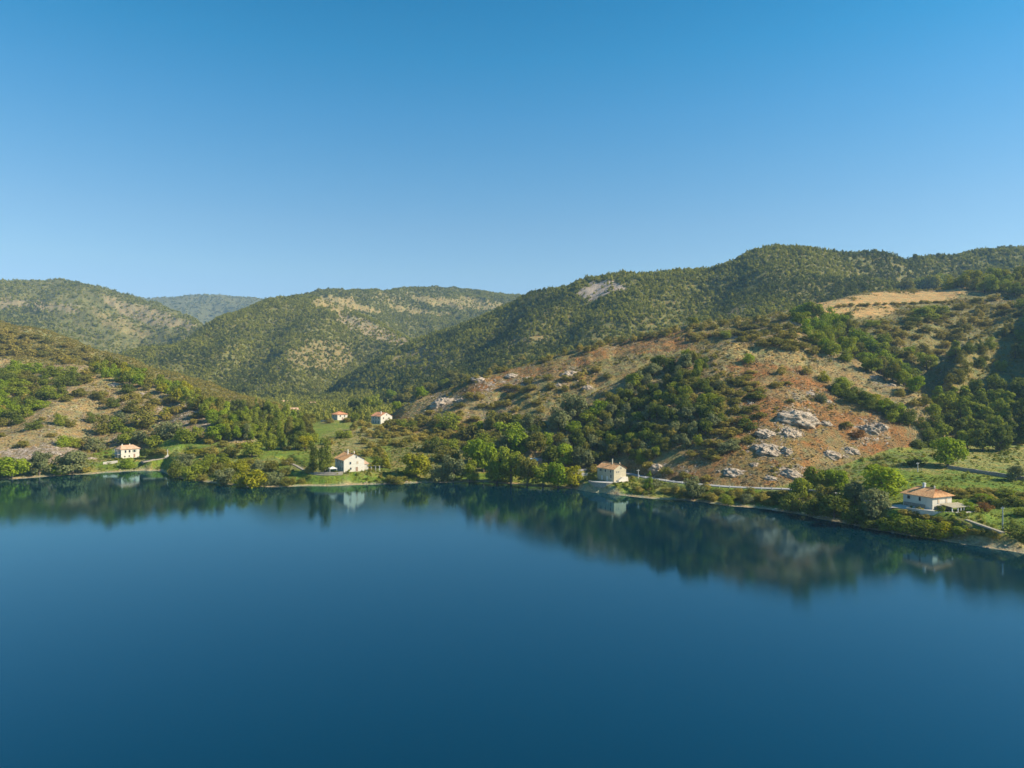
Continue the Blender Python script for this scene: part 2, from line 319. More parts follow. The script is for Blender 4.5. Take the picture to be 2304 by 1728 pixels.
def nodes(name):
    m = bpy.data.materials.new(name); m.use_nodes = True; t = m.node_tree
    return m, t, t.nodes, t.links, t.nodes['Principled BSDF']
def N(t, typ, **kw):
    n = t.nodes.new(typ)
    for k, v in kw.items():
        if k.startswith('i_'):
            key = k[2:]; key = int(key) if key.isdigit() else key.replace('_', ' ')
            n.inputs[key].default_value = v
        else: setattr(n, k, v)
    return n
def simple(name, col, rough=.85, var=.25, scale=3.0, bump=0.0, bscale=20.0, metallic=0.0):
    """plain painted/plastered/stone surface with blotchy variation"""
    m, t, nd, lk, b = nodes(name); b.inputs['Roughness'].default_value = rough; b.inputs['Metallic'].default_value = metallic
    tc = N(t, 'ShaderNodeTexCoord'); n1 = N(t, 'ShaderNodeTexNoise', i_Scale=scale, i_Detail=5.0, i_Roughness=.65)
    lk.new(tc.outputs['Object'], n1.inputs['Vector'])
    mr = N(t, 'ShaderNodeMapRange'); mr.inputs[1].default_value = .3; mr.inputs[2].default_value = .7
    mr.inputs[3].default_value = 1-var; mr.inputs[4].default_value = 1+var*.6
    lk.new(n1.outputs[0], mr.inputs[0])
    vm = N(t, 'ShaderNodeVectorMath', operation='SCALE'); vm.inputs[0].default_value = col[:3]; lk.new(mr.outputs[0], vm.inputs['Scale'])
    lk.new(vm.outputs[0], b.inputs['Base Color'])
    if bump:
        n2 = N(t, 'ShaderNodeTexNoise', i_Scale=bscale, i_Detail=4.0); lk.new(tc.outputs['Object'], n2.inputs['Vector'])
        bp = N(t, 'ShaderNodeBump', i_Strength=bump, i_Distance=.05); lk.new(n2.outputs[0], bp.inputs['Height']); lk.new(bp.outputs[0], b.inputs['Normal'])
    return m
def leafmat(name, c1, c2, per_obj=.5):
    """foliage: tint per clump (attribute) and per tree (object random)"""
    m, t, nd, lk, b = nodes(name)
    at = N(t, 'ShaderNodeAttribute', attribute_name='tint'); oi = N(t, 'ShaderNodeObjectInfo')
    ad = N(t, 'ShaderNodeMath', operation='MULTIPLY'); ad.inputs[1].default_value = 1-per_obj; lk.new(at.outputs['Fac'], ad.inputs[0])
    a2 = N(t, 'ShaderNodeMath', operation='MULTIPLY_ADD'); a2.inputs[1].default_value = per_obj; lk.new(oi.outputs['Random'], a2.inputs[0]); lk.new(ad.outputs[0], a2.inputs[2])
    mx = N(t, 'ShaderNodeMix', data_type='RGBA'); mx.inputs[6].default_value = (*c1, 1); mx.inputs[7].default_value = (*c2, 1)
    lk.new(a2.outputs[0], mx.inputs[0])
    df = N(t, 'ShaderNodeBsdfDiffuse'); tr = N(t, 'ShaderNodeBsdfTranslucent'); ms = N(t, 'ShaderNodeMixShader'); ms.inputs[0].default_value = .38
    lk.new(mx.outputs[2], df.inputs[0]); lk.new(mx.outputs[2], tr.inputs[0]); lk.new(df.outputs[0], ms.inputs[1]); lk.new(tr.outputs[0], ms.inputs[2])
    nd.remove(b); lk.new(ms.outputs[0], nd['Material Output'].inputs[0])
    return m
LEAF = {'bright': leafmat('leaf_bright_green', (0.161, 0.229, 0.015), (0.321, 0.378, 0.027)),
        'mid': leafmat('leaf_mid_green', (0.168, 0.203, 0.021), (0.325, 0.344, 0.038)),
        'dark': leafmat('leaf_dark_green', (0.098, 0.126, 0.021), (0.197, 0.218, 0.034)),
        'silver': leafmat('leaf_grey_green', (0.146, 0.162, 0.063), (0.277, 0.282, 0.114)),
        'yellow': leafmat('leaf_yellow_green', (0.219, 0.222, 0.015), (0.394, 0.350, 0.024)),
        'olive': leafmat('leaf_olive', (0.161, 0.154, 0.028), (0.277, 0.249, 0.049)),
        'rust': leafmat('leaf_rust_brown', (0.234, 0.121, 0.032), (0.365, 0.188, 0.054)),
        'forest': leafmat('leaf_forest', (0.144, 0.168, 0.031), (0.396, 0.366, 0.060), .7),
        'scrub': leafmat('leaf_scrub', (0.168, 0.168, 0.031), (0.434, 0.336, 0.072), .75),
        'heath': leafmat('dry_tussock', (0.166, 0.128, 0.064), (0.397, 0.307, 0.154), .8),
        'meadow': leafmat('meadow_tuft', (0.115, 0.154, 0.023), (0.269, 0.282, 0.045), .8)}
LEAF['pine'] = leafmat('leaf_pine', (0.080, 0.110, 0.025), (0.171, 0.179, 0.034), .7)
LEAF['bank'] = leafmat('bank_leaf', (.12, .15, .022), (.30, .32, .04), .75)
BARK = simple('bark', (.13, .095, .065), .95, .3, 4)

# ground: colour of soil, grass and stone comes with the surface; fine grain is added here
def groundmat():
    m, t, nd, lk, b = nodes('ground_cover'); b.inputs['Roughness'].default_value = .95; b.inputs['Specular IOR Level'].default_value = .15
    at = N(t, 'ShaderNodeAttribute', attribute_name='soil'); rk = N(t, 'ShaderNodeAttribute', attribute_name='stone')
    ge = N(t, 'ShaderNodeNewGeometry'); sp = N(t, 'ShaderNodeSeparateColor'); lk.new(rk.outputs['Color'], sp.inputs[0])
    def noise(scale, det, rough=.6):
        n = N(t, 'ShaderNodeTexNoise', i_Scale=scale, i_Detail=det, i_Roughness=rough); lk.new(ge.outputs['Position'], n.inputs['Vector']); return n
    n1 = noise(.9, 5, .7); n2 = noise(.14, 4); n3 = noise(.35, 6, .75)
    def mr(src, a, c, lo, hi):
        q = N(t, 'ShaderNodeMapRange'); q.inputs[1].default_value = a; q.inputs[2].default_value = c; q.inputs[3].default_value = lo; q.inputs[4].default_value = hi
        lk.new(src, q.inputs[0]); return q.outputs[0]
    v = N(t, 'ShaderNodeMath', operation='MULTIPLY'); lk.new(mr(n1.outputs[0], .32, .68, .62, 1.38), v.inputs[0]); lk.new(mr(n2.outputs[0], .3, .7, .82, 1.18), v.inputs[1])
    sc1 = N(t, 'ShaderNodeVectorMath', operation='SCALE'); lk.new(at.outputs['Color'], sc1.inputs[0]); lk.new(v.outputs[0], sc1.inputs['Scale'])
    # stones showing through: where the noise is above a threshold set by the 'stone' amount
    th = N(t, 'ShaderNodeMath', operation='SUBTRACT'); th.inputs[0].default_value = .80; lk.new(mr(sp.outputs[0], 0, 1, 0, .5), th.inputs[1])
    gt = N(t, 'ShaderNodeMath', operation='SUBTRACT'); lk.new(n3.outputs[0], gt.inputs[0]); lk.new(th.outputs[0], gt.inputs[1])
    sm = mr(gt.outputs[0], -.01, .05, 0, 1)
    rc = N(t, 'ShaderNodeMix', data_type='RGBA'); rc.inputs[6].default_value = (.26, .19, .135, 1); rc.inputs[7].default_value = (.55, .45, .35, 1)
    lk.new(mr(n1.outputs[0], .35, .65, 0, 1), rc.inputs[0])
    n5 = noise(.22, 5, .65); hx = N(t, 'ShaderNodeMix', data_type='RGBA'); hx.inputs[6].default_value = (1.22, .98, .66, 1); hx.inputs[7].default_value = (.72, .92, .80, 1); lk.new(mr(n5.outputs[0], .36, .64, 0, 1), hx.inputs[0])
    hm_ = N(t, 'ShaderNodeVectorMath', operation='MULTIPLY'); lk.new(sc1.outputs[0], hm_.inputs[0]); lk.new(hx.outputs[2], hm_.inputs[1])
    mx = N(t, 'ShaderNodeMix', data_type='RGBA'); lk.new(sm, mx.inputs[0]); lk.new(hm_.outputs[0], mx.inputs[6]); lk.new(rc.outputs[2], mx.inputs[7])
    lk.new(mx.outputs[2], b.inputs['Base Color'])
    hh = N(t, 'ShaderNodeMath', operation='MULTIPLY_ADD'); lk.new(sm, hh.inputs[0]); hh.inputs[1].default_value = .5; lk.new(n1.outputs[0], hh.inputs[2])
    bp = N(t, 'ShaderNodeBump', i_Strength=.9, i_Distance=1.1); lk.new(hh.outputs[0], bp.inputs['Height']); lk.new(bp.outputs[0], b.inputs['Normal'])
    return m
SOILC = {'floor': (.16, .15, .06), 'brown': (.23, .175, .095), 'tan': (.32, .24, .125), 'red': (.25, .118, .046), 'lush': (.15, .20, .03),
         'olive': (.20, .175, .075), 'field': (.45, .29, .14), 'gravel': (.36, .30, .22), 'meadow': (.26, .25, .085), 'pink': (.33, .25, .175), 'gold': (.36, .275, .13), 'mud': (.07, .08, .05)}
S = np.zeros((NX, NY, 3)); R = np.zeros((NX, NY))
lid = {n: k for k, n in enumerate(LIDN)}
def setc(mask, c, amt=1.0, stone=None):
    w_ = (mask*amt)[..., None]; S[:] = S*(1-w_)+np.array(SOILC[c])*w_
    if stone is not None: R[:] = R*(1-w_[..., 0])+stone*w_[..., 0]
PXG = np.broadcast_to(PX[:, None], XX.shape)
blot = fbm(XX, YY, 30, 4, 31); blot2 = fbm(XX, YY, 12, 3, 33)
for n, c, st in [('low', 'lush', 0), ('A', 'floor', 0), ('B', 'floor', .22), ('C2', 'floor', .05), ('C1', 'floor', .1), ('D', 'floor', .12), ('D2', 'floor', .12), ('E', 'olive', .2),
                 ('F', 'tan', .42), ('G2', 'olive', .3), ('G1', 'brown', .2), ('H', 'olive', .2)]:
    setc((LID == lid[n]).astype(float), c, 1, st)
_wk = np.clip(500/YY, .45, 1.4); _jit = np.random.default_rng(3)
WX = PXG+(34*fbm(XX, YY, 22, 4, 41, gain=.7)+_jit.normal(0, 5, XX.shape))*_wk; WY = YP+(22*fbm(XX, YY, 22, 4, 43, gain=.7)+_jit.normal(0, 3, XX.shape))*_wk
def region(poly, layers=None):
    m = inpoly(poly, WX, WY)
    if layers: m &= np.isin(LID, [lid[q] for q in layers])
    return m.astype(float)
setc(sstep(-.15, .35, blot)*(LID == lid['low']), 'meadow', .75); setc(sstep(.05, .4, blot2)*(LID == lid['low']), 'gold', .35); setc(sstep(.1, .4, fbm(XX, YY, 9, 3, 71))*(LID == lid['low']), 'olive', .7)
setc(sstep(0, .4, blot2)*(LID == lid['low'])*(YY > 440), 'olive', .7)
setc(((LID == lid['low'])*(PXG > 880)*(PXG < 1290)*(YY > SHY[:, None]+14)).astype(float), 'olive', .8)
setc(((LID == lid['low'])*(YY > 600)).astype(float), 'floor', .7)
setc(sstep(-.1, .3, blot)*(LID == lid['F']), 'gold', .6); setc(sstep(.15, .4, blot2)*(LID == lid['F']), 'pink', .6, .6)
setc(sstep(.1, .5, blot)*(LID == lid['E']), 'tan', .5)
setc(sstep(0, .4, blot)*((LID == lid['G2'])*(PXG < 1600)), 'red', .7); setc(sstep(-.1, .3, blot2)*((LID == lid['G2'])*(PXG > 1600)), 'tan', .2)
setc(sstep(.1, .5, blot)*((LID == lid['D']) | (LID == lid['D2'])), 'brown', .3)
setc(sstep(0, .5, blot2)*(LID == lid['G1']), 'tan', .35)
REG = []                         # (polygon, layers, tree cover left standing)
def cover(poly, c, layers=None, amt=1.0, stone=None, veg=None):
    setc(region(poly, layers), c, amt, stone)
    if veg is not None: REG.append((poly, layers, veg))
cover([(1790,835),(1850,860),(1900,900),(1960,930),(2040,960),(2090,1010),(2000,1035),(1900,1065),(1850,1090),(1700,1095),(1640,1060),(1650,1000),(1640,960),(1690,900),(1720,850)], 'red', ['G1'], .9, .36, .3)
cover([(1400,1085),(1480,1045),(1560,1010),(1650,990),(1700,1095),(1500,1095)], 'red', ['G1'], .6, .35, .5)
cover([(1640,822),(1745,820),(1760,850),(1690,850)], 'red', ['G1'], .9, .1, .2)
cover([(1600,780),(1640,768),(1720,775),(1790,795),(1850,835),(1800,835),(1740,818),(1680,822),(1640,806)], 'gold', ['G1'], 1, .05, .1)
cover([(1800,770),(1850,780),(1950,840),(2080,900),(2100,990),(2060,960),(1980,930),(1900,890),(1840,845),(1790,815)], 'tan', ['G1'], .7, .35, .6)
cover([(1235,815),(1330,780),(1430,755),(1560,745),(1530,785),(1420,800),(1330,822),(1220,845),(1130,870),(1060,900),(1020,880),(1060,858),(1130,835)], 'red', ['G2'], .75, .42, .25)
cover([(1060,862),(1150,850),(1190,868),(1150,890),(1090,885)], 'red', ['G2'], .8, .62, .1)
cover([(930,900),(1010,885),(1120,900),(1200,930),(1160,960),(1060,950),(980,940),(920,930)], 'tan', ['G2'], .8, .5, .4)
for pl in ([(1782,700),(1836,686),(1905,667),(1960,658),(2110,655),(2215,640),(2225,652),(2170,668),(2080,680),(2015,688),(1880,688),(1800,703)], [(1800,702),(1880,692),(2005,694),(2012,702),(1985,714),(1870,710),(1810,712)]):
    cover(pl, 'field', ['G2'], 1, 0, .0)
cover([(0,900),(80,905),(130,890),(190,868),(230,880),(290,885),(300,905),(250,900),(220,930),(190,940),(180,1000),(230,1040),(0,1060)], 'tan', ['F', 'low'], .7, .45, .12)
cover([(0,1010),(130,1000),(210,1010),(120,1045),(0,1055)], 'pink', ['F', 'low'], .8, .72, .1)
cover([(380,905),(450,920),(520,955),(500,965),(430,955),(380,940),(350,920)], 'pink', ['F'], .9, .6, .12)
cover([(330,855),(400,880),(420,900),(360,900),(330,880)], 'tan', ['F'], .8, .5, .2)
cover([(205,830),(265,848),(260,868),(190,865)], 'gold', ['F', 'E'], .9, .1, .1)
cover([(370,985),(480,985),(485,995),(400,1010),(340,1020),(360,1000)], 'lush', None, 1, 0, 0)
cover([(585,1012),(700,1012),(700,1045),(600,1040)], 'lush', None, .9, 0, .02)
cover([(200,1045),(400,1028),(390,1060),(230,1064)], 'lush', None, 1, 0, .02)
cover([(660,950),(790,945),(800,975),(760,1000),(700,1000),(650,975)], 'lush', None, .8, 0, .1)
cover([(720,985),(830,960),(870,985),(800,1010),(730,1020)], 'tan', ['low', 'G2'], .6, .1, .35)
cover([(600,1068),(900,1062),(960,1086),(620,1096)], 'lush', None, .9, 0, .03)
cover([(2140,1005),(2304,990),(2500,990),(2500,1075),(2304,1075),(2150,1052)], 'meadow', None, 1, .05, .05)
cover([(1990,1045),(2140,1055),(2304,1085),(2500,1100),(2500,1200),(2250,1200),(2000,1120)], 'lush', None, 1, 0, .05)
cover([(2100,1205),(2150,1190),(2230,1215),(2304,1215),(2500,1250),(2500,1300),(2180,1230)], 'tan', None, .8, .25, .1)
# far hills
cover([(712,670),(790,668),(800,685),(862,698),(850,706),(780,700),(700,690)], 'tan', ['C1', 'C2'], .75, .1, .12)
cover([(750,702),(800,706),(850,735),(900,758),(940,778),(900,780),(830,757),(775,735)], 'pink', ['C1'], .75, .55, .25)
cover([(640,800),(700,765),(770,768),(810,795),(770,830),(700,835),(650,825)], 'brown', ['C1'], .7, .35, .55)
cover([(865,680),(930,694),(1010,708),(1000,716),(900,702)], 'tan', ['C2', 'C1'], .6, .15, .2)
cover([(900,667),(1050,671),(1165,690),(1150,700),(1040,694),(960,684)], 'tan', ['C2'], .6, .2, .2)
cover([(820,664),(870,664),(910,676),(880,680)], 'tan', ['C2', 'C1'], .5, .2, .35)
cover([(225,664),(330,690),(440,728),(430,745),(350,735),(270,705)], 'pink', ['B'], .6, .5, .4)
cover([(0,668),(80,678),(180,690),(170,704),(60,694),(0,692)], 'pink', ['B'], .6, .4, .35)
cover([(200,690),(260,712),(345,748),(320,762),(240,738)], 'tan', ['B'], .5, .3, .35)
cover([(1300,660),(1325,640),(1370,628),(1405,640),(1425,655),(1370,660),(1330,676),(1305,676)], 'pink', ['D'], 1, .8, .12)
cover([(890,805),(960,778),(1020,790),(960,835),(880,830)], 'brown', ['D'], .8, .4, .35)
cover([(1130,760),(1220,750),(1230,770),(1150,775)], 'brown', ['D'], .8, .4, .4)
cover([(1560,700),(1640,690),(1700,690),(1640,715),(1580,725)], 'brown', ['D2', 'D'], .6, .2, .5)
for _c, _sd, _am in (('olive', 73, .6), ('gold', 75, .25), ('brown', 77, .65)):
    setc(sstep(.12, .4, fbm(XX, YY, 18, 4, _sd, gain=.65))*np.isin(LID, [lid[q] for q in ('G1', 'G2', 'F')])*(np.hypot((WX-1990)/250, (WY-688)/32) > 1), _c, _am)
setc(region([(1900,718),(2120,690),(2330,682),(2330,880),(2120,870),(2060,830),(1950,770)], ['G2', 'H']), 'olive', .75)
ROCKSPOTS = [(1792,935,100,60),(1779,972,60,36),(1726,974,50,24),(1738,1010,86,40),(1764,1014,40,30),(1864,1020,48,26),(1914,1014,44,30),(1960,968,80,50),(1655,1062,56,28),(1772,1065,62,34),(1005,902,66,34),(1288,842,66,36),(1322,872,36,22),(1080,852,50,18),(2025,792,44,40),(1985,860,60,24),(1480,1052,50,40),(1820,885,60,24),(1550,1050,60,24),(1190,862,60,20),(1652,760,50,18)]
for _x, _y, _w, _h in ROCKSPOTS:
    _m = (((WX-_x)/(_w*.5))**2+((WY-_y)/(_h*.5))**2 < 1) & np.isin(LID, [lid['G1'], lid['G2']]); setc(_m.astype(float), 'pink', .45, .82)
# shore gravel, water's edge and the lake bed
dsh = YY-SHY[:, None]
setc(sstep(3.6, 1.2, dsh+1.2*blot2)*(dsh > -4), 'gravel', 1, .35)
setc((dsh < -1.0).astype(float), 'mud', .9, 0)
TERR = fastmesh('terrain', np.stack([XX, YY, ELEV], 2).reshape(-1, 3), np.stack([(np.arange(NX-1)[:, None]*NY+np.arange(NY-1)).ravel()+k for k in (0, NY, NY+1, 1)], 1), [groundmat()], True)
attr(TERR, 'soil', np.concatenate([np.clip(S, 0, 1), np.ones((NX, NY, 1))], 2).reshape(-1, 4))
attr(TERR, 'stone', np.stack([R, R, R, np.ones_like(R)], 2).reshape(-1, 4))
tag(link('terrain', TERR), kind='structure')

# the lake
def watermat():
    m, t, nd, lk, b = nodes('lake_water'); nd.remove(b); out = nd['Material Output']
    ge = N(t, 'ShaderNodeNewGeometry')
    n1 = N(t, 'ShaderNodeTexNoise', i_Scale=1.5, i_Detail=4.0, i_Roughness=.65); n2 = N(t, 'ShaderNodeTexNoise', i_Scale=.012, i_Detail=4.0)
    mp = N(t, 'ShaderNodeMapping'); mp.inputs['Scale'].default_value = (.55, 1, 1); mp.inputs['Rotation'].default_value = (0, 0, .35); lk.new(ge.outputs['Position'], mp.inputs[0])
    lk.new(mp.outputs[0], n1.inputs['Vector']); lk.new(mp.outputs[0], n2.inputs['Vector'])
    q = N(t, 'ShaderNodeMapRange'); q.inputs[1].default_value = .38; q.inputs[2].default_value = .62; q.inputs[3].default_value = .012; q.inputs[4].default_value = .034; lk.new(n2.outputs[0], q.inputs[0])
    bp = N(t, 'ShaderNodeBump', i_Distance=.35); lk.new(q.outputs[0], bp.inputs['Strength']); lk.new(n1.outputs[0], bp.inputs['Height'])
    df = N(t, 'ShaderNodeBsdfDiffuse'); df.inputs[0].default_value = (.0004, .017, .029, 1)
    gl = N(t, 'ShaderNodeBsdfGlossy'); gl.inputs['Color'].default_value = (.56, .90, 1, 1); gl.inputs['Roughness'].default_value = .045
    fr = N(t, 'ShaderNodeFresnel'); fr.inputs[0].default_value = 1.95; ms = N(t, 'ShaderNodeMixShader')
    lk.new(bp.outputs[0], gl.inputs['Normal']); lk.new(bp.outputs[0], fr.inputs['Normal']); lk.new(fr.outputs[0], ms.inputs[0]); lk.new(df.outputs[0], ms.inputs[1]); lk.new(gl.outputs[0], ms.inputs[2]); lk.new(ms.outputs[0], out.inputs[0])
    return m
wv = np.array([(-9000, -3000, 0), (9000, -3000, 0), (9000, 1400, 0), (-9000, 1400, 0)], float)
tag(link('water', fastmesh('water', wv, np.array([[0, 1, 2, 3]]), [watermat()])), kind='structure')
# haze
hz = bpy.data.meshes.new('haze'); x0, x1, y0, y1, z0, z1 = -8800, 8800, -400, 9800, -25, 640
hz.from_pydata([(x0,y0,z0),(x1,y0,z0),(x1,y1,z0),(x0,y1,z0),(x0,y0,z1),(x1,y0,z1),(x1,y1,z1),(x0,y1,z1)], [], [(0,3,2,1),(4,5,6,7),(0,1,5,4),(1,2,6,5),(2,3,7,6),(3,0,4,7)])
hm = bpy.data.materials.new('haze_air'); hm.use_nodes = True; t = hm.node_tree; t.nodes.clear()
pv = N(t, 'ShaderNodeVolumePrincipled'); pv.inputs['Color'].default_value = (.40, .68, 1, 1); pv.inputs['Density'].default_value = .000105; pv.inputs['Anisotropy'].default_value = .1
ou = N(t, 'ShaderNodeOutputMaterial'); t.links.new(pv.outputs[0], ou.inputs['Volume']); hz.materials.append(hm)
tag(link('haze', hz), kind='stuff')
# ------------------------------------------------------------------ foliage prototypes
def leaves(lobes, n, size, rs, flat=0.0, up=.15):
    """lobes: (x, y, z, r[, squash]); n leaf-clump faces spread over the lobes' outsides"""
    lobes = np.array([(l+(1.0,))[:5] if len(l) == 4 else l for l in lobes], float)
    wgt = lobes[:, 3]**2; k = rs.choice(len(lobes), n, p=wgt/wgt.sum()); Lb = lobes[k]
    d = rs.normal(size=(n, 3)); d[:, 2] += up; d /= np.linalg.norm(d, axis=1)[:, None]
    rad = Lb[:, 3]*rs.uniform(.55, 1.08, n)**.6*(1+.12*np.sin(9*d[:, 0]+k)*np.cos(7*d[:, 1]))
    c = Lb[:, :3]+d*rad[:, None]*np.stack([np.ones(n), np.ones(n), Lb[:, 4]], 1)
    nn = d+rs.normal(0, .42, (n, 3)); nn[:, 2] += .3; nn /= np.linalg.norm(nn, axis=1)[:, None]
    a = np.cross(nn, rs.normal(size=(n, 3))); a /= np.linalg.norm(a, axis=1)[:, None]+1e-9; b = np.cross(nn, a)
    s = size*rs.uniform(.6, 1.35, n)
    q = np.stack([c-a*s[:, None]*.5, c+b*s[:, None]*.42+a*s[:, None]*.1, c+a*s[:, None]*.55, c-b*s[:, None]*.42], 1)
    tint = np.clip(rs.uniform(0, 1, len(lobes))[k]*.7+rs.uniform(0, .3, n), 0, 1)
    return q.reshape(-1, 3), tint.repeat(4)
def crown_mesh(name, lobes, n, size, rs, mat, zmin=0.0):
    V, T = leaves(lobes, n, size, rs); V[:, 2] = np.maximum(V[:, 2], zmin)
    me = fastmesh(name, V, np.arange(len(V)).reshape(-1, 4), [mat]); attr(me, 'tint', np.stack([T, T, T, np.ones_like(T)], 1)); return me
def tube(pts, rad, k=6):
    V, F = [], []
    for i, (p, r) in enumerate(zip(pts, rad)):
        for j in range(k):
            a = 2*math.pi*j/k; V.append((p[0]+r*math.cos(a), p[1]+r*math.sin(a), p[2]))
    for i in range(len(pts)-1):
        for j in range(k): F.append((i*k+j, i*k+(j+1) % k, (i+1)*k+(j+1) % k, (i+1)*k+j))
    return V, F
def trunk_mesh(name, h, r, rs, tops):
    V, F = tube([(0, 0, -.06), (r*.4, 0, h*.35), (0, r*.5, h*.7), (0, 0, h)], [r*1.3, r, r*.8, r*.55]); 
    for t in tops:
        b = len(V); m = [x*.5+rs.normal(0, .01) for x in t]; m[2] = (h*.6+t[2])*.5+.02
        v, f = tube([(0, 0, h*.6), m, t], [r*.55, r*.38, r*.15], 5); V += v; F += [tuple(x+b for x in q) for q in f]
    return fastmesh(name, V, F, [BARK], True)
def lobeset(kind, rs, n):
    L_ = []
    if kind == 'round':
        for i in range(n):
            a = rs.uniform(0, 2*math.pi); z = rs.uniform(.2, .82); q = .31*math.sqrt(max(.08, 1-((z-.5)/.48)**2))*rs.uniform(.6, 1.05)
            L_.append((q*math.cos(a), q*math.sin(a), z, rs.uniform(.12, .21), .85))
        L_.append((0, 0, .52, .3, 1.0))
    elif kind == 'bush':
        for i in range(n):
            a = rs.uniform(0, 2*math.pi); q = rs.uniform(0, .36); z = rs.uniform(.1, .78*math.sqrt(max(.1, 1-(q/.5)**2)))
            L_.append((q*math.cos(a), q*math.sin(a), z, rs.uniform(.12, .2), .95))
        L_.append((0, 0, .3, .34, .9))
    elif kind == 'cone':
        for i in range(n):
            z = rs.uniform(.08, .93); a = rs.uniform(0, 2*math.pi); q = .36*(1-z)**.8*rs.uniform(.5, 1.05)
            L_.append((q*math.cos(a), q*math.sin(a), z, .05+.15*(1-z), .7))
        L_.append((0, 0, .35, .25, 1.1))
    elif kind == 'poplar':
        for i in range(n):
            z = rs.uniform(.1, .93); a = rs.uniform(0, 2*math.pi); q = .24*math.sqrt(max(.05, 1-((z-.42)/.6)**2))*rs.uniform(.4, 1.1)
            L_.append((q*math.cos(a), q*math.sin(a), z, rs.uniform(.1, .19), 1.0))
    elif kind == 'spread':
        for i in range(n):
            a = rs.uniform(0, 2*math.pi); q = rs.uniform(.0, .38); z = rs.uniform(.45, .82)-.5*q*q
            L_.append((q*math.cos(a), q*math.sin(a), z, rs.uniform(.12, .2), .8))
    return L_
PROTO = {}
for kind, nv, nl, nf, ls in [('round', 5, 17, 2300, .062), ('bush', 6, 13, 1500, .062), ('cone', 3, 22, 2200, .058), ('poplar', 3, 18, 2000, .055), ('spread', 2, 16, 1900, .062)]:
    PROTO[kind] = []
    for v in range(nv):
        rs = np.random.default_rng(100+v*7+len(kind)); lb = lobeset(kind, rs, nl+int(rs.integers(-3, 4)))
        cm = crown_mesh('crown_'+kind, lb, nf, ls, rs, LEAF['mid'])
        tm = None
        if kind != 'bush':
            tops = [tuple(l[:3]) for l in lb[:6] if l[2] > .3]
            tm = trunk_mesh('trunk', .5 if kind != 'spread' else .45, .028, rs, tops)
        PROTO[kind].append((cm, tm))
# ------------------------------------------------------------------ single trees and shrubs
MARKS = [('the westernmost white house', 287, 1015), ('the three-storey white gabled house', 792, 1045), ('the cream lakeside house on its walled terrace', 1395, 1068), ('the big hip-roofed farmhouse', 2085, 1120),
         ('the twin farmhouse on the low rise', 865, 940), ('the small house above the green field', 765, 935), ('the lone bright tree in the meadow', 2133, 1015), ('the lakeside road', 1600, 1092),
         ('the pale tilled hilltop field', 1960, 675), ('the yellow grass cap of the dome', 1680, 790), ('the large pale outcrop on the red slope', 1800, 940), ('the tip of the wooded promontory', 395, 1060),
         ('the roadside utility pole', 2255, 1165), ('the crown of the front dome', 1560, 800), ('the rocky knoll above the twin farmhouse', 1010, 905), ('the orange rock scar', 1110, 872),
         ('the shaded gully', 2130, 860), ('the terraced field on the valley floor', 640, 1020), ('the dry tan clearing on the western hill', 200, 900), ('the white shore stones at the west end', 40, 1035),
         ('the half-hidden tin roof', 1225, 1050), ('the white roadside monument', 377, 1025), ('the hill crest above the red band', 1400, 770), ('the dry-stone wall across the meadow', 2200, 1068), ('the highest point of the ridge skyline', 1780, 560)]
ORD = ['nearest', 'second', 'third', 'fourth', 'fifth', 'sixth', 'seventh', 'eighth', 'ninth', 'tenth', 'eleventh', 'twelfth', 'thirteenth', 'fourteenth', 'fifteenth', 'sixteenth', 'seventeenth', 'eighteenth', 'nineteenth', 'twentieth',
       'twenty-first', 'twenty-second', 'twenty-third', 'twenty-fourth', 'twenty-fifth', 'twenty-sixth', 'twenty-seventh', 'twenty-eighth', 'twenty-ninth', 'thirtieth']
LOOK = {'bright': 'bright green', 'mid': 'mid-green', 'dark': 'dark green', 'silver': 'grey-green', 'yellow': 'yellow-green', 'olive': 'olive', 'rust': 'rust-brown'}
SHAPE = {'round': 'round-crowned tree', 'cone': 'pointed conical tree', 'poplar': 'tall narrow tree', 'spread': 'spreading tree', 'bush': 'shrub'}
NAME = {'round': 'broadleaf_tree', 'cone': 'conical_tree', 'poplar': 'poplar_tree', 'spread': 'spreading_tree', 'bush': 'shrub'}
PLACED = []
def plant(px, py, wpx, hpx, col, kind='bush', label=None, group=None, at=None):
    """px, py: where the foot stands; wpx, hpx: apparent size; sizes become metres at that distance"""
    if at is None: x, y, z = ray(px, py)
    else: x, y, z = at
    s = y/FX; w_, h_ = wpx*s*1.08, hpx*s*1.06
    v = PROTO[kind][int(rng.integers(len(PROTO[kind])))]; rz = float(rng.uniform(0, 6.28)); m = LEAF[col]
    if kind == 'bush':
        o = link(NAME[kind], v[0]); crown = o
        o.location = (x, y, z-.05*h_); o.rotation_euler = (0, 0, rz); o.scale = (w_, w_, h_)
    else:
        o = empty(NAME[kind], (x, y, z-.02*h_), rz); o.scale = (w_, w_, h_)
        crown = link('crown', v[0], o); link('trunk', v[1], o)
    crown.material_slots[0].link = 'OBJECT'; crown.material_slots[0].material = m
    o['category'] = 'shrub' if kind == 'bush' else 'tree'
    PLACED.append(dict(o=o, px=CX+FX*x/y, py=CY+FX*(CAM_H-z)/y, col=col, kind=kind, label=label, group=group, h=h_, w=w_, x=x, y=y))
    return o
def P(rows_, off=(0, 0), group=None, k=1.0):
    for r in rows_:
        plant(r[0], r[1], r[2]*k, r[3]*k, r[4], r[5] if len(r) > 5 else 'bush', r[6] if len(r) > 6 else None, group)
B, M_, D_, SV, Y_, O_, RU = 'bright', 'mid', 'dark', 'silver', 'yellow', 'olive', 'rust'
P([(28,1076,74,52,B,'round'),(-22,1078,64,50,B),(88,1070,58,56,SV,'round'),(135,1068,44,26,B),(162,1066,80,60,SV,'round'),(192,1063,28,26,M_),(287,1054,42,28,B)], group='trees and bushes along the western shore')
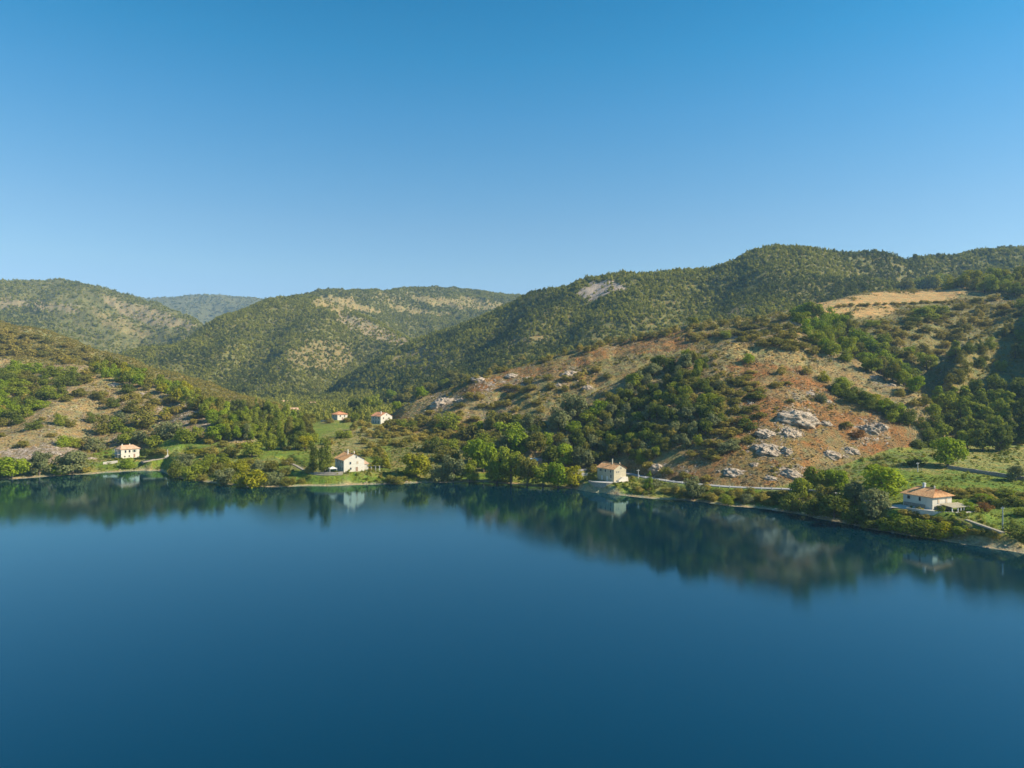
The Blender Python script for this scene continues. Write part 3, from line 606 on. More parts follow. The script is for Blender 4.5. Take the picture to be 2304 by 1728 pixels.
P([(338,1024,46,22,D_),(358,1023,30,18,M_),(372,1022,22,14,O_),(150,903,34,18,D_),(77,965,44,24,D_),(51,1005,38,18,D_),(135,957,30,34,M_),(158,961,34,22,SV),(6,983,20,14,D_),(117,983,28,12,O_),(178,892,42,24,O_),(222,899,34,30,O_),
   (255,917,36,28,D_),(268,956,52,34,SV),(322,962,66,54,O_),(300,928,52,34,O_),(372,938,42,26,Y_),(232,976,56,50,O_),(208,950,30,28,D_),(258,970,50,38,M_),(290,994,55,42,M_),(320,999,50,38,SV),(346,1004,45,32,M_),
   (378,986,70,56,SV),(420,996,52,42,M_),(442,988,40,36,M_),(143,1005,40,32,B),(163,1006,40,30,M_),(213,1014,58,40,SV),(185,1000,24,18,Y_),(405,990,40,26,B),(355,985,40,30,SV),(182,1025,24,12,O_),(110,1030,22,10,O_),
   (20,930,30,12,O_),(95,945,20,9,SV),(345,905,24,12,D_),(300,895,36,16,M_)], group='shrubs on the dry western slope')
P([(485,994,50,42,B,'round','dark-based round green tree at the head of the small western field'),(515,992,28,38,M_,'poplar'),(536,990,30,34,B,'round'),(557,990,28,36,SV,'poplar'),(577,986,28,34,B,'cone'),(605,1014,42,42,M_,'cone'),(632,1012,28,64,M_,'poplar'),
   (645,1013,24,14,Y_),(665,1012,40,42,D_,'round'),(686,1011,44,36,Y_,'round'),(703,1001,34,30,M_,'round'),(567,1029,50,38,M_,'round'),(519,1026,46,28,O_),(482,1026,32,26,M_),(457,1020,26,16,B),(590,1000,30,30,M_),(500,1006,34,20,M_),(540,1010,30,18,B),
   (470,998,28,28,M_),(560,1005,30,20,Y_)], group='trees on the valley floor')
P([(398,1074,44,44,D_),(432,1081,60,48,M_),(408,1055,44,32,SV),(440,1022,56,16,Y_),(468,1025,36,20,Y_),(420,1036,40,22,SV),(472,1048,42,34,M_),(505,1087,58,50,SV),(512,1068,48,36,Y_),(545,1092,62,58,Y_),(575,1095,62,50,Y_),(540,1060,50,34,Y_),(613,1090,50,42,SV),
   (650,1091,42,26,O_),(583,1062,42,34,SV),(610,1060,46,30,O_),(645,1046,40,20,O_),(460,1064,44,36,M_),(488,1060,36,28,O_),(640,1070,40,22,O_),(560,1045,40,20,SV),(500,1040,40,24,M_),(385,1068,24,24,D_),(678,1087,24,14,O_),(455,1086,30,20,O_)], group='bushes of the wooded promontory')
P([(702,1062,32,56,D_,'poplar','narrow dark tree west of its taller twin beside the three-storey house'),(731,1064,40,66,D_,'poplar','tallest dark tree, touching the three-storey white house'),(694,1064,26,16,M_),(868,1052,24,32,Y_,'cone'),(850,1050,30,26,M_),(937,1074,64,54,Y_,'round','large round yellow-green tree on the open shore'),(890,1088,46,24,O_),
   (988,1082,42,34,SV),(1020,1083,54,52,SV,'round'),(1056,1083,42,42,M_,'round'),(1088,1062,62,70,B,'round'),(1064,1040,54,48,B,'round'),(1118,1086,60,52,M_,'round'),(1150,1088,62,74,M_,'round'),(1130,1042,60,60,SV,'round'),(1165,1032,60,62,B,'round'),(1148,996,70,46,B,'round'),
   (1186,1092,48,62,O_,'round'),(1222,1095,56,46,M_,'round'),(1256,1098,52,58,B,'round'),(1286,1098,46,46,Y_,'round'),(1268,1052,46,56,B,'round'),(1312,1056,48,48,SV,'round'),(1240,1048,50,44,D_,'round'),(1205,1020,50,44,O_,'round'),(1058,990,60,42,O_),(1008,963,60,38,M_),
   (1120,976,60,48,O_,'round'),(975,1016,36,36,D_),(1000,1036,50,34,O_),(960,1010,30,26,O_),(1090,1010,50,40,M_),(1185,1000,46,36,SV),(1335,1062,34,16,SV),(1330,1078,28,14,O_)], group='trees of the central lakeshore wood', k=1.13)
P([(1290,942,64,60,SV,'round','large grey-green tree high on the left flank of the front dome'),(1257,970,60,50,SV,'round','pale grey-green round tree with a long shadow on the red band'),(1320,950,50,36,M_),(1345,935,50,44,B),(1461,1100,28,42,B,'cone','small bright cone-shaped tree east of the cream lakeside house'),
   (1560,1131,52,54,SV,'round','pale willow-like tree overhanging the water below the road'),(1636,1134,38,28,M_),(1605,1126,34,20,Y_),(1682,1130,44,24,SV),(1660,1122,30,16,Y_),(1440,1108,26,16,B),(1500,1110,30,18,B),(1525,1112,26,16,M_),(1720,1128,34,18,M_),(1580,1118,26,14,Y_),(1752,1132,36,24,D_)], group='trees near the lakeside road')
P([(1686,817,32,28,B),(1757,841,24,22,M_),(1851,857,36,26,Y_),(1891,879,42,34,M_),(1816,842,30,24,Y_),(1747,873,38,20,D_),(1846,905,38,26,SV),(1704,897,58,20,D_),(1710,939,38,18,D_),(1622,882,28,26,B),(1685,966,48,20,D_),(1614,940,48,30,O_),(1680,996,38,18,D_),
   (1640,1012,62,28,SV),(1560,736,28,26,Y_,'round'),(1725,728,24,14,O_),(1690,740,50,12,O_),(1765,720,36,22,B),(1790,712,44,28,B),(1775,738,28,18,M_),(1700,760,44,14,M_),(1660,755,40,12,O_),(1720,778,40,14,M_),(1790,780,44,16,M_),(1770,865,30,10,O_),(1900,1075,28,12,O_),(1780,905,26,10,O_)], group='bushes on the front dome')
P([(1897,880,46,38,M_),(1948,906,40,30,M_),(1966,913,44,32,Y_),(1998,926,36,40,M_),(2027,892,30,22,B),(2046,947,42,34,D_),(2057,912,30,18,SV),(1925,897,36,24,O_),(2020,935,34,24,M_),(2072,962,40,28,D_),(1930,985,44,24,RU),(1905,960,34,16,SV),
   (2112,920,54,56,B,'cone','bright pointed tree at the foot of the dome, by the shaded gully'),(2170,915,54,52,M_,'cone'),(2208,922,48,52,M_,'cone'),(2085,832,52,40,M_,'round'),(2150,802,40,40,M_,'cone'),(2162,848,32,26,M_),(2082,722,62,36,M_,'round'),(2055,728,40,26,D_),(1902,718,44,20,D_),(2010,806,54,34,O_),(1990,775,50,30,M_),(2040,800,40,30,B)], group='trees around the shaded gully')
P([(2133,1050,84,74,B,'round','lone bright green round tree in the open meadow, casting a long shadow'),(2250,1015,62,60,D_,'cone','dark leafy tree at the upper edge of the meadow, beside the forest'),(2095,1003,50,36,D_),(2060,1048,44,24,D_),(2286,1082,42,36,SV,'round','small grey round tree at the end of the meadow wall'),
   (1985,1120,118,80,B,'round','largest bright green domed tree, behind the farmhouse by the lake'),(1968,1168,72,76,SV,'round','silvery willow-like tree beside the farmhouse yard'),(1922,1132,52,54,SV,'round'),(1880,1106,60,58,B,'round'),(1838,1106,56,60,M_,'round'),(1798,1126,56,56,M_,'round'),(1828,1158,62,46,D_),(1878,1165,72,62,D_,'round'),
   (1925,1178,62,52,D_),(1776,1148,62,50,D_),(1900,1145,50,46,M_,'round'),(1855,1135,50,46,O_,'round'),(2005,1192,62,40,M_),(2040,1198,70,46,M_),(2075,1209,62,48,D_),(2114,1210,56,46,Y_),(2156,1199,50,28,M_),(1960,1188,50,34,D_),(2020,1175,44,24,B),(2086,1183,44,22,B),(2135,1184,36,18,M_),
   (2290,1216,66,44,D_),(2180,1150,36,26,B),(2215,1151,38,26,RU,'bush','rust-brown rounded bush east of the farmhouse terrace'),(2196,1152,24,16,SV),(2245,1140,44,24,D_),(2280,1138,50,28,D_),(2215,1128,50,22,B),(2262,1118,50,20,M_),(2155,1120,34,10,SV),(2300,1160,40,26,M_)], group='trees around the big farmhouse')
P([(2098,932,44,30,M_),(2078,908,36,26,O_),(2106,958,46,32,D_),(2088,985,44,28,M_),(2066,1008,40,24,D_),(2118,985,46,36,M_,'round'),(2032,1156,30,14,M_),(2056,1161,32,15,B),(2082,1167,32,14,M_),(2108,1172,30,13,O_),(1462,1055,40,20,O_),(1500,1066,44,18,D_),(1545,1075,40,14,O_),(1590,1080,36,14,D_)], group='bushes along the spur foot and yard edge')
for i, x in enumerate((2186, 2200, 2214, 2228, 2242)):
    plant(x, 1203+i*2, 24, 18, D_, 'bush', None, 'clipped hedge bushes beside the lakeside track')

P([(1967,573,9,13,D_,'cone'),(2038,587,11,15,D_,'cone'),(2059,587,14,17,D_,'round'),(2126,581,10,13,D_,'cone'),(2228,569,11,12,D_,'round'),(1808,562,8,11,D_,'cone'),(1885,568,9,11,D_,'round'),(1745,562,9,9,D_,'round'),(2075,586,9,9,D_,'round'),(1955,573,10,9,D_,'round'),(2195,574,9,9,D_,'round')], group='single pines along the ridge skyline')
# tree-filled patches: trees one can still tell apart, set at random within their outlines
def patch(poly, n, wr, hr, cols, kinds, group, sep=.5, layers=None):
    P_ = np.array(poly, float); tries = 0; got = []
    while len(got) < n and tries < n*60:
        tries += 1; x, y = rng.uniform(P_[:, 0].min(), P_[:, 0].max()), rng.uniform(P_[:, 1].min(), P_[:, 1].max())
        if not inpoly(poly, np.array([x]), np.array([y]))[0]: continue
        wq, hq = rng.uniform(*wr), rng.uniform(*hr)
        if any((x-a)**2+((y-b)*1.6)**2 < (sep*(wq+c)*.5)**2 for a, b, c in got): continue
        if any(abs(x-q['px']) < sep*.8*wq and abs(y-q['py']) < sep*.5*wq for q in PLACED[-400:]): continue
        got.append((x, y, wq))
        plant(x, y, wq, hq, cols[int(rng.integers(len(cols)))], kinds[int(rng.integers(len(kinds)))], None, group)
    return len(got)
patch([(1285,1035),(1290,1000),(1340,945),(1400,890),(1440,850),(1490,825),(1535,812),(1590,826),(1585,860),(1625,900),(1625,960),(1560,1010),(1500,1025),(1440,1045),(1360,1050)], 112, (26, 46), (24, 42), (D_, D_, M_, SV, D_, O_), ('round', 'round', 'bush'), 'dark trees filling the hollow of the front dome')
patch([(0,838),(60,830),(130,840),(200,848),(190,862),(150,872),(135,895),(105,908),(100,925),(70,932),(65,948),(0,965)], 46, (32, 50), (22, 32), (M_, O_, D_, B, M_), ('bush',), 'shrub thicket on the western slope')
patch([(205,822),(300,848),(400,880),(470,905),(540,945),(600,985),(560,990),(500,975),(440,925),(380,892),(290,868),(205,838)], 58, (26, 40), (24, 40), (M_, B, O_, Y_, D_), ('bush', 'round', 'round'), 'tree belt along the western crest')
patch([(480,930),(540,930),(620,945),(700,955),(700,985),(640,990),(600,1000),(540,985),(500,960)], 40, (22, 34), (26, 46), (M_, B, D_, M_, O_), ('round', 'cone', 'poplar'), 'valley wood behind the promontory field')
patch([(1790,702),(1850,712),(1900,750),(1960,790),(2040,845),(2085,885),(2050,885),(2000,855),(1940,832),(1860,792),(1800,742)], 34, (38, 54), (34, 46), (M_, B, O_, B, M_), ('bush', 'round'), 'trees lining the spur above the gully')
patch([(2105,935),(2150,905),(2330,880),(2340,1000),(2260,1005),(2180,1022),(2150,1000),(2110,975)], 30, (42, 60), (44, 62), (D_, D_, M_), ('cone', 'round'), 'dark trees at the foot of the shaded hill')
patch([(2115,890),(2164,800),(2219,760),(2330,720),(2340,880),(2200,890)], 26, (26, 42), (22, 38), (D_, M_, O_), ('bush', 'cone'), 'trees on the shaded hillside')
patch([(2010,655),(2110,640),(2190,632),(2330,625),(2330,668),(2230,662),(2170,650),(2110,654)], 34, (30, 46), (24, 40), (M_, Y_, O_, M_), ('round', 'bush'), 'trees above the tilled hilltop field')
patch([(2010,722),(2120,690),(2230,675),(2330,675),(2330,700),(2200,740),(2120,800),(2060,820),(1960,780),(1900,740)], 56, (22, 44), (12, 26), (O_, M_, SV, O_), ('bush',), 'scrub bushes below the tilled field')
patch([(1040,858),(1150,822),(1300,788),(1430,757),(1600,730),(1720,722),(1720,732),(1600,742),(1430,768),(1300,798),(1150,832),(1050,870)], 40, (18, 30), (14, 22), (M_, O_, B, Y_), ('bush',), 'bushes along the right-hand crest')
patch([(870,960),(960,940),(1060,960),(1060,1010),(980,1000),(900,1010),(860,1000)], 34, (26, 42), (14, 24), (O_, O_, SV, M_), ('bush',), 'scrub on the low rise behind the shore')
patch([(800,965),(860,965),(880,1000),(860,1035),(810,1030)], 10, (24, 34), (16, 24), (O_, M_), ('bush',), 'scrub beside the three-storey house')
patch([(920,950),(1100,880),(1250,850),(1350,830),(1400,830),(1340,880),(1240,920),(1150,960),(1000,945)], 34, (22, 40), (12, 22), (O_, D_, SV, M_), ('bush',), 'bushes among the rocks of the right-hand slope')
patch([(2110,1100),(2200,1106),(2304,1112),(2304,1136),(2230,1136),(2160,1118)], 16, (30, 46), (14, 22), (M_, D_, B), ('bush',), 'orchard bushes behind the farmhouse')
patch([(1640,815),(1740,845),(1640,960),(1600,1000),(1500,1045),(1640,1030),(1660,960)], 12, (26, 44), (10, 18), (D_, O_), ('bush',), 'low bushes on the front dome')
patch([(1010,1010),(1070,960),(1200,940),(1290,950),(1290,1010),(1240,1040),(1100,1030),(1010,1050)], 22, (32, 50), (28, 44), (M_, B, O_, SV, D_), ('round', 'bush'), 'trees between the lakeshore wood and the slope')
patch([(1540,745),(1700,730),(1790,745),(1860,805),(1780,792),(1640,765),(1560,775)], 28, (26, 46), (12, 22), (M_, O_, B, O_), ('bush',), 'bushes behind the dome crest')
patch([(1590,850),(1720,850),(1700,930),(1660,1010),(1600,1040),(1560,1030),(1620,940)], 28, (28, 48), (13, 24), (D_, O_, D_, SV), ('bush',), 'low bushes on the shaded side of the dome')
patch([(1880,868),(1960,900),(2060,950),(2050,968),(1950,925),(1880,888)], 14, (34, 46), (26, 36), (M_, D_, B), ('bush',), 'bushes on the spur of the dome')
patch([(220,870),(330,880),(480,930),(430,965),(300,935),(230,905)], 16, (24, 42), (14, 26), (O_, M_, D_, SV), ('bush',), 'shrubs on the dry western slope')
patch([(1470,1094),(1780,1114),(1780,1140),(1640,1130),(1500,1117)], 20, (24, 40), (14, 24), (B, Y_, M_, SV), ('bush',), 'bushes between road and lake')
patch([(0,745),(110,765),(220,800),(210,822),(100,815),(0,800)], 26, (26, 42), (14, 24), (M_, O_, O_, D_), ('bush',), 'bushes high on the western hill')
for _i in range(16): plant(1885+_i*17+rng.uniform(-5, 5), 691-_i*.7+rng.uniform(-1, 1), rng.uniform(13, 22), rng.uniform(6, 10), (M_, D_, O_)[_i % 3], 'bush', None, 'hedge across the tilled hilltop field')
patch([(880,905),(960,870),(1040,848),(1050,862),(960,893),(890,925)], 14, (22, 34), (20, 30), (M_, B, O_), ('bush', 'round'), 'trees behind the rocky knoll')
patch([(790,925),(850,918),(850,928),(800,945)], 5, (26, 34), (28, 36), (M_, D_), ('round',), 'trees between the two upper houses')
P([(812,958,30,20,B),(798,950,22,22,M_,'round'),(830,962,26,16,Y_),(880,958,36,20,B),(905,962,40,24,M_),(925,966,36,26,D_),(742,952,26,14,M_),(795,968,24,22,D_),(780,950,26,14,O_),(775,985,40,26,M_),(740,1000,34,20,O_)], group='garden trees of the upper houses')

def label_plants():
    byk = {}
    for q in PLACED:
        if q['label']: continue
        best = min(MARKS, key=lambda m: math.hypot(q['px']-m[1], (q['py']-m[2])*1.5))
        dx, dy = q['px']-best[1], (q['py']-best[2])*1.5
        side = ('east of' if dx > 0 else 'west of') if abs(dx) > abs(dy) else ('below' if dy > 0 else 'uphill of')
        byk.setdefault((q['col'], q['kind'], side, best[0]), []).append((math.hypot(dx, dy), q))
    for (c, k, side, m), v in byk.items():
        v.sort(key=lambda t: t[0])
        for i, (d, q) in enumerate(v):
            nth = '' if len(v) == 1 else (ORD[i]+' ' if i < len(ORD) else 'farther ')
            q['label'] = f"{nth}{LOOK[c]} {SHAPE[k]} {side} {m}"
    for q in PLACED:
        q['o']['label'] = q['label']
        if q['group']: q['o']['group'] = q['group']
_sh = sorted([q for q in PLACED if q['kind'] == 'bush' and not q['label']], key=lambda q: -q['w']*q['h']/q['y']**2)
_fixed = sum(1 for q in PLACED if q['kind'] == 'bush' and q['label'])
SMALL = _sh[296-_fixed:]; _ids = {id(q) for q in SMALL}
SMALLT = [(q['o'].location.copy(), q['w'], q['h']) for q in SMALL]
for q in SMALL: bpy.data.objects.remove(q['o'])
PLACED[:] = [q for q in PLACED if id(q) not in _ids]
label_plants()
print('PLACED', len(PLACED), 'shrubs', sum(q['kind'] == 'bush' for q in PLACED))

# ------------------------------------------------------------------ woods and ground cover nobody could count
def scatter(name, P3, scale, rot, protos, mat, hs=None):
    """points with scale/rotation, geometry nodes put a small clump on each (protos live outside the scene)"""
    me = bpy.data.meshes.new(name); me.vertices.add(len(P3)); me.vertices.foreach_set('co', np.asarray(P3, np.float32).ravel())
    for nm, typ, arr in (('sc', 'FLOAT_VECTOR', scale), ('rz', 'FLOAT', rot)):
        a = me.attributes.new(nm, typ, 'POINT'); a.data.foreach_set('vector' if typ == 'FLOAT_VECTOR' else 'value', np.asarray(arr, np.float32).ravel())
    a = me.attributes.new('pick', 'INT', 'POINT'); a.data.foreach_set('value', rng.integers(0, len(protos), len(P3)).astype(np.int32))
    me.materials.append(mat); o = link(name, me); o['kind'] = 'stuff'
    coll = bpy.data.collections.new(name+'_source')
    for i, pm in enumerate(protos):
        po = bpy.data.objects.new(f'{name}_clump', pm); coll.objects.link(po)
    g = bpy.data.node_groups.new(name+'_nodes', 'GeometryNodeTree')
    g.interface.new_socket('Geometry', in_out='INPUT', socket_type='NodeSocketGeometry'); g.interface.new_socket('Geometry', in_out='OUTPUT', socket_type='NodeSocketGeometry')
    gi, go = g.nodes.new('NodeGroupInput'), g.nodes.new('NodeGroupOutput')
    ci = g.nodes.new('GeometryNodeCollectionInfo'); ci.inputs[0].default_value = coll; ci.inputs['Separate Children'].default_value = True; ci.inputs['Reset Children'].default_value = True
    ip = g.nodes.new('GeometryNodeInstanceOnPoints'); ip.inputs['Pick Instance'].default_value = True
    def na(nm, ty):
        q = g.nodes.new('GeometryNodeInputNamedAttribute'); q.data_type = ty; q.inputs[0].default_value = nm; return q.outputs[0]
    cb = g.nodes.new('ShaderNodeCombineXYZ'); g.links.new(na('rz', 'FLOAT'), cb.inputs[2])
    g.links.new(gi.outputs[0], ip.inputs['Points']); g.links.new(ci.outputs[0], ip.inputs['Instance']); g.links.new(na('pick', 'INT'), ip.inputs['Instance Index'])
    er = g.nodes.new('FunctionNodeEulerToRotation'); g.links.new(cb.outputs[0], er.inputs[0]); g.links.new(er.outputs[0], ip.inputs['Rotation'])
    g.links.new(na('sc', 'FLOAT_VECTOR'), ip.inputs['Scale']); g.links.new(ip.outputs[0], go.inputs[0])
    md = o.modifiers.new('scatter', 'NODES'); md.node_group = g
    return o
def clumps(kind, n, nl, nf, ls, mat, seed):
    out = []
    for v in range(n):
        rs = np.random.default_rng(seed+v); out.append(crown_mesh('clump', lobeset(kind, rs, nl), nf, ls, rs, mat))
    return out
dens_noise = fbm(XX, YY, 20, 4, 51); dens2 = fbm(XX, YY, 60, 3, 53)
CELL = (3.0/FX*YY)*np.gradient(YS)[None, :]
SEEN = (YP <= np.concatenate([np.full((NX, 1), 1e9), RM[:, :-1]], 1)+26) & (PXG > -260) & (PXG < 2560)
VEG = np.ones((NX, NY))
for poly, layers, veg in REG:
    VEG = np.where(region(poly, layers) > 0, np.minimum(VEG, veg), VEG)
keep = np.ones((NX, NY), bool)
for k in HOUSES:
    hx, hy, hz_ = hcen(k); keep &= np.hypot(XX-hx, YY-hy) > (9 if k != 'h3' else 8)
for pl, wd in ((ROAD, 3.6), (PATH2, 2.2), (PATH4, 2.4), (PATH1, 2.0)):
    keep &= dist_poly(pl)[0] > wd
isl = lambda *n: np.isin(LID, [lid[q] for q in n])
def spots(dens, cap=10**9):
    lam = np.where(SEEN & keep & (dsh > 2.5), dens, 0)*CELL
    n = rng.poisson(np.clip(lam, 0, 50)); i, j = np.nonzero(n); r = n[i, j]; i, j = np.repeat(i, r), np.repeat(j, r)
    if len(i) > cap: q = rng.choice(len(i), cap, False); i, j = i[q], j[q]
    px = PX[i]+rng.uniform(-1.5, 1.5, len(i)); y = YS[j]+rng.uniform(-.5, .5, len(i))*np.gradient(YS)[j]
    x = (px-CX)/FX*y; return np.stack([x, y, ground(x, y)], 1), i, j
def put(name, dens, size, hw, protos, mat, label=None, cap=10**9, wav=True):
    p, i, j = spots(dens, cap); s = rng.uniform(size[0], size[1], len(p))*(rng.uniform(.6, 1.25, len(p)) if wav else 1)
    h = s*rng.uniform(hw[0], hw[1], len(p)); p[:, 2] -= .06*h
    o = scatter(name, p, np.stack([s, s, h], 1), rng.uniform(0, 6.28, len(p)), protos, mat)
    if label: o['label'] = label
    print(name, len(p)); return o
fprot = clumps('bush', 4, 7, 110, .17, LEAF['forest'], 900)+clumps('cone', 2, 9, 100, .16, LEAF['forest'], 930)
thin = lambda v: .25+.75*sstep(-.35, .15, dens_noise+v)
pm_ = sstep(-.02, .3, fbm(XX, YY, 130, 4, 58))
dprot = clumps('cone', 3, 10, 110, .15, LEAF['pine'], 1100)+clumps('round', 2, 9, 110, .16, LEAF['pine'], 1110)
put('ridge_forest', isl('D', 'D2')*(1/9.)*np.clip(VEG, 0, 1)*(.5+.5*thin(.3*dens2))*(1-.8*pm_), (3.6, 6.6), (.8, 1.3), fprot, LEAF['forest'])
put('pine_forest', isl('D', 'D2', 'C1', 'C2', 'B')*(1/15.)*np.clip(VEG, 0, 1)*pm_*np.interp(YY, [1000, 2000], [1, .35]), (3.8, 6.6), (.8, 1.2), dprot, LEAF['pine'])
put('hill_forest', isl('C1', 'C2')*(1/11.)*VEG*thin(.4+.3*dens2)*(1-.6*pm_)*np.where(YY > 2500, 0, 1), (4.2, 7), (.8, 1.1), fprot, LEAF['forest'])
put('far_forest', isl('B')*(1/44.)*VEG*thin(-.05+.5*dens2)*(YY < 2400), (6.0, 10), (.7, 1.0), fprot, LEAF['forest'])
put('distant_forest', isl('A')*(1/230.)*(.3+.7*sstep(-.2, .3, fbm(XX, YY, 200, 3, 57))), (12, 19), (.5, .8), fprot, LEAF['forest'])
put('valley_forest', (isl('low')*(YY > 520)*(1/20.)+isl('low')*(YY > 440)*(YY <= 520)*(PXG < 640)*(1/30.)), (4, 7.5), (.9, 1.35), fprot, LEAF['forest'])
sprot = clumps('bush', 5, 6, 150, .15, LEAF['scrub'], 960)
o = scatter('small_shrubs', np.array([tuple(t[0]) for t in SMALLT]), np.array([(t[1], t[1], t[2]) for t in SMALLT]), rng.uniform(0, 6.28, len(SMALLT)), [crown_mesh('clump', lobeset('bush', np.random.default_rng(v), 12), 900, .075, np.random.default_rng(v), LEAF['scrub']) for v in range(4)], LEAF['scrub'])
sl_ = isl('E')*.26+isl('F')*.05*sstep(-.1, .35, dens_noise)+isl('G2')*(.10+.07*(PXG > 1600))*sstep(-.15, .3, dens_noise)+isl('G1')*.08*sstep(-.1, .35, dens_noise)+isl('H')*.09
put('hillside_scrub', sl_*np.where(VEG < 1, VEG*.7, 1), (1.2, 3.4), (.6, .95), sprot, LEAF['scrub'])
put('low_scrub', (isl('low')*(YY < 520)*(YY > 200)*.05*sstep(-.1, .4, dens_noise)*np.where(VEG < 1, VEG, 1)), (1.2, 3.0), (.5, .9), sprot, LEAF['scrub'])
hprot = clumps('bush', 4, 4, 34, .3, LEAF['heath'], 990)
put('dry_tussocks', (isl('F', 'G1', 'G2')*.62+isl('E')*.2)*(YY < 700)*np.where(VEG == 0, 0, 1)*(.35+.65*sstep(-.3, .3, dens_noise)), (.5, 1.3), (.4, .7), hprot, LEAF['heath'], cap=170000)
mprot = clumps('bush', 4, 4, 34, .3, LEAF['meadow'], 1010)
put('meadow_grass', (isl('low')*(YY < 470)*.5)*(.25+.75*sstep(-.2, .3, dens_noise))*np.where(VEG == 0, .35, 1), (.5, 1.4), (.3, .6), mprot, LEAF['meadow'], cap=100000)

bprot = clumps('bush', 5, 7, 240, .12, LEAF['bank'], 1040)
put('bank_undergrowth', (isl('low')*(YY < 420))*(.16*sstep(26, 6, dsh)*(dsh > 3.4)+.035)*sstep(-.45, .2, dens_noise)*np.where(VEG < .03, .12, 1), (.9, 2.6), (.6, 1.0), bprot, LEAF['bank'], cap=40000)
# ------------------------------------------------------------------ buildings
class MB:
    def __init__(s): s.v, s.f = [], []
    def add(s, v, f):
        b = len(s.v); s.v += [tuple(p) for p in v]; s.f += [tuple(i+b for i in q) for q in f]; return s
    def box(s, x0, x1, y0, y1, z0, z1):
        return s.add([(x0,y0,z0),(x1,y0,z0),(x1,y1,z0),(x0,y1,z0),(x0,y0,z1),(x1,y0,z1),(x1,y1,z1),(x0,y1,z1)], [(0,3,2,1),(4,5,6,7),(0,1,5,4),(1,2,6,5),(2,3,7,6),(3,0,4,7)])
    def cyl(s, x, y, z0, z1, r0, r1=None, k=10):
        r1 = r0 if r1 is None else r1; v = []
        for z, r in ((z0, r0), (z1, r1)):
            v += [(x+r*math.cos(2*math.pi*j/k), y+r*math.sin(2*math.pi*j/k), z) for j in range(k)]
        f = [(j, (j+1) % k, k+(j+1) % k, k+j) for j in range(k)]+[tuple(range(k-1, -1, -1)), tuple(range(k, 2*k))]
        return s.add(v, f)
    def obj(s, name, mat, parent=None, smooth=False):
        me = bpy.data.meshes.new(name); me.from_pydata(s.v, [], s.f); me.materials.append(mat)
        if smooth: me.polygons.foreach_set('use_smooth', np.ones(len(me.polygons), bool))
        return link(name, me, parent)
PL_W = simple('white_plaster', (.60, .54, .435), .9, .12, 1.2, .2, 12)
PL_C = simple('cream_plaster', (.47, .40, .265), .9, .2, 1.0, .25, 12)
PL_G = simple('weathered_plaster', (.52, .48, .41), .9, .2, 1.2, .2, 12)
STONE = simple('rubble_stone', (.32, .27, .21), .95, .45, 2.5, .9, 6)
PALE = simple('pale_masonry', (.52, .46, .38), .95, .25, 2.0, .5, 8)
PAVE = simple('pale_paving', (.50, .47, .42), .95, .2, .7, .3, 5)
ASPH = simple('pale_road_surface', (.33, .31, .29), .95, .15, .4, .2, 8)
TRACK = simple('gravel_track', (.30, .25, .18), .95, .25, .8, .4, 8)
SHUT = simple('brown_shutter_wood', (.30, .18, .11), .8, .2); SHUTB = simple('beige_shutter_wood', (.50, .38, .25), .8, .15); SHUTG = simple('green_shutter_wood', (.13, .20, .14), .8, .15)
FRM = simple('window_frame_paint', (.55, .50, .43), .7, .1)
METAL = simple('grey_metal', (.36, .38, .40), .5, .15, metallic=.3); CONC = simple('pale_concrete', (.58, .56, .52), .9, .15)
REED = simple('reed_canopy', (.50, .42, .26), .95, .35, 3, .6, 10); CANV = simple('white_canvas', (.66, .63, .57), .8, .06)
TIN1 = simple('pale_blue_tin', (.40, .52, .58), .6, .2); TIN2 = simple('faded_red_tin', (.50, .26, .22), .7, .25); WOOD = simple('weathered_wood', (.30, .24, .18), .9, .25)
gm, gt_, _n, _l, gb = nodes('window_glass'); gb.inputs['Base Color'].default_value = (.025, .032, .038, 1); gb.inputs['Roughness'].default_value = .12
def tilemat(name, c1, c2):
    m, t, nd, lk, b = nodes(name); b.inputs['Roughness'].default_value = .9
    tc = N(t, 'ShaderNodeTexCoord'); vo = N(t, 'ShaderNodeTexVoronoi', i_Scale=2.6); lk.new(tc.outputs['Object'], vo.inputs['Vector'])
    n1 = N(t, 'ShaderNodeTexNoise', i_Scale=1.0, i_Detail=5.0); lk.new(tc.outputs['Object'], n1.inputs['Vector'])
    ad = N(t, 'ShaderNodeMath', operation='MULTIPLY_ADD'); sp = N(t, 'ShaderNodeSeparateColor'); lk.new(vo.outputs['Color'], sp.inputs[0])
    lk.new(sp.outputs[0], ad.inputs[0]); ad.inputs[1].default_value = .55; lk.new(n1.outputs[0], ad.inputs[2])
    mx = N(t, 'ShaderNodeMix', data_type='RGBA'); mx.inputs[6].default_value = (*c1, 1); mx.inputs[7].default_value = (*c2, 1)
    mr = N(t, 'ShaderNodeMapRange'); mr.inputs[1].default_value = .4; mr.inputs[2].default_value = 1.05; lk.new(ad.outputs[0], mr.inputs[0]); lk.new(mr.outputs[0], mx.inputs[0])
    lk.new(mx.outputs[2], b.inputs['Base Color']); return m
TILE = tilemat('clay_roof_tiles', (.42, .18, .065), (.68, .38, .16)); TILEP = tilemat('faded_roof_tiles', (.46, .26, .14), (.66, .43, .27)); TILER = tilemat('red_roof_tiles', (.42, .15, .065), (.62, .30, .14))

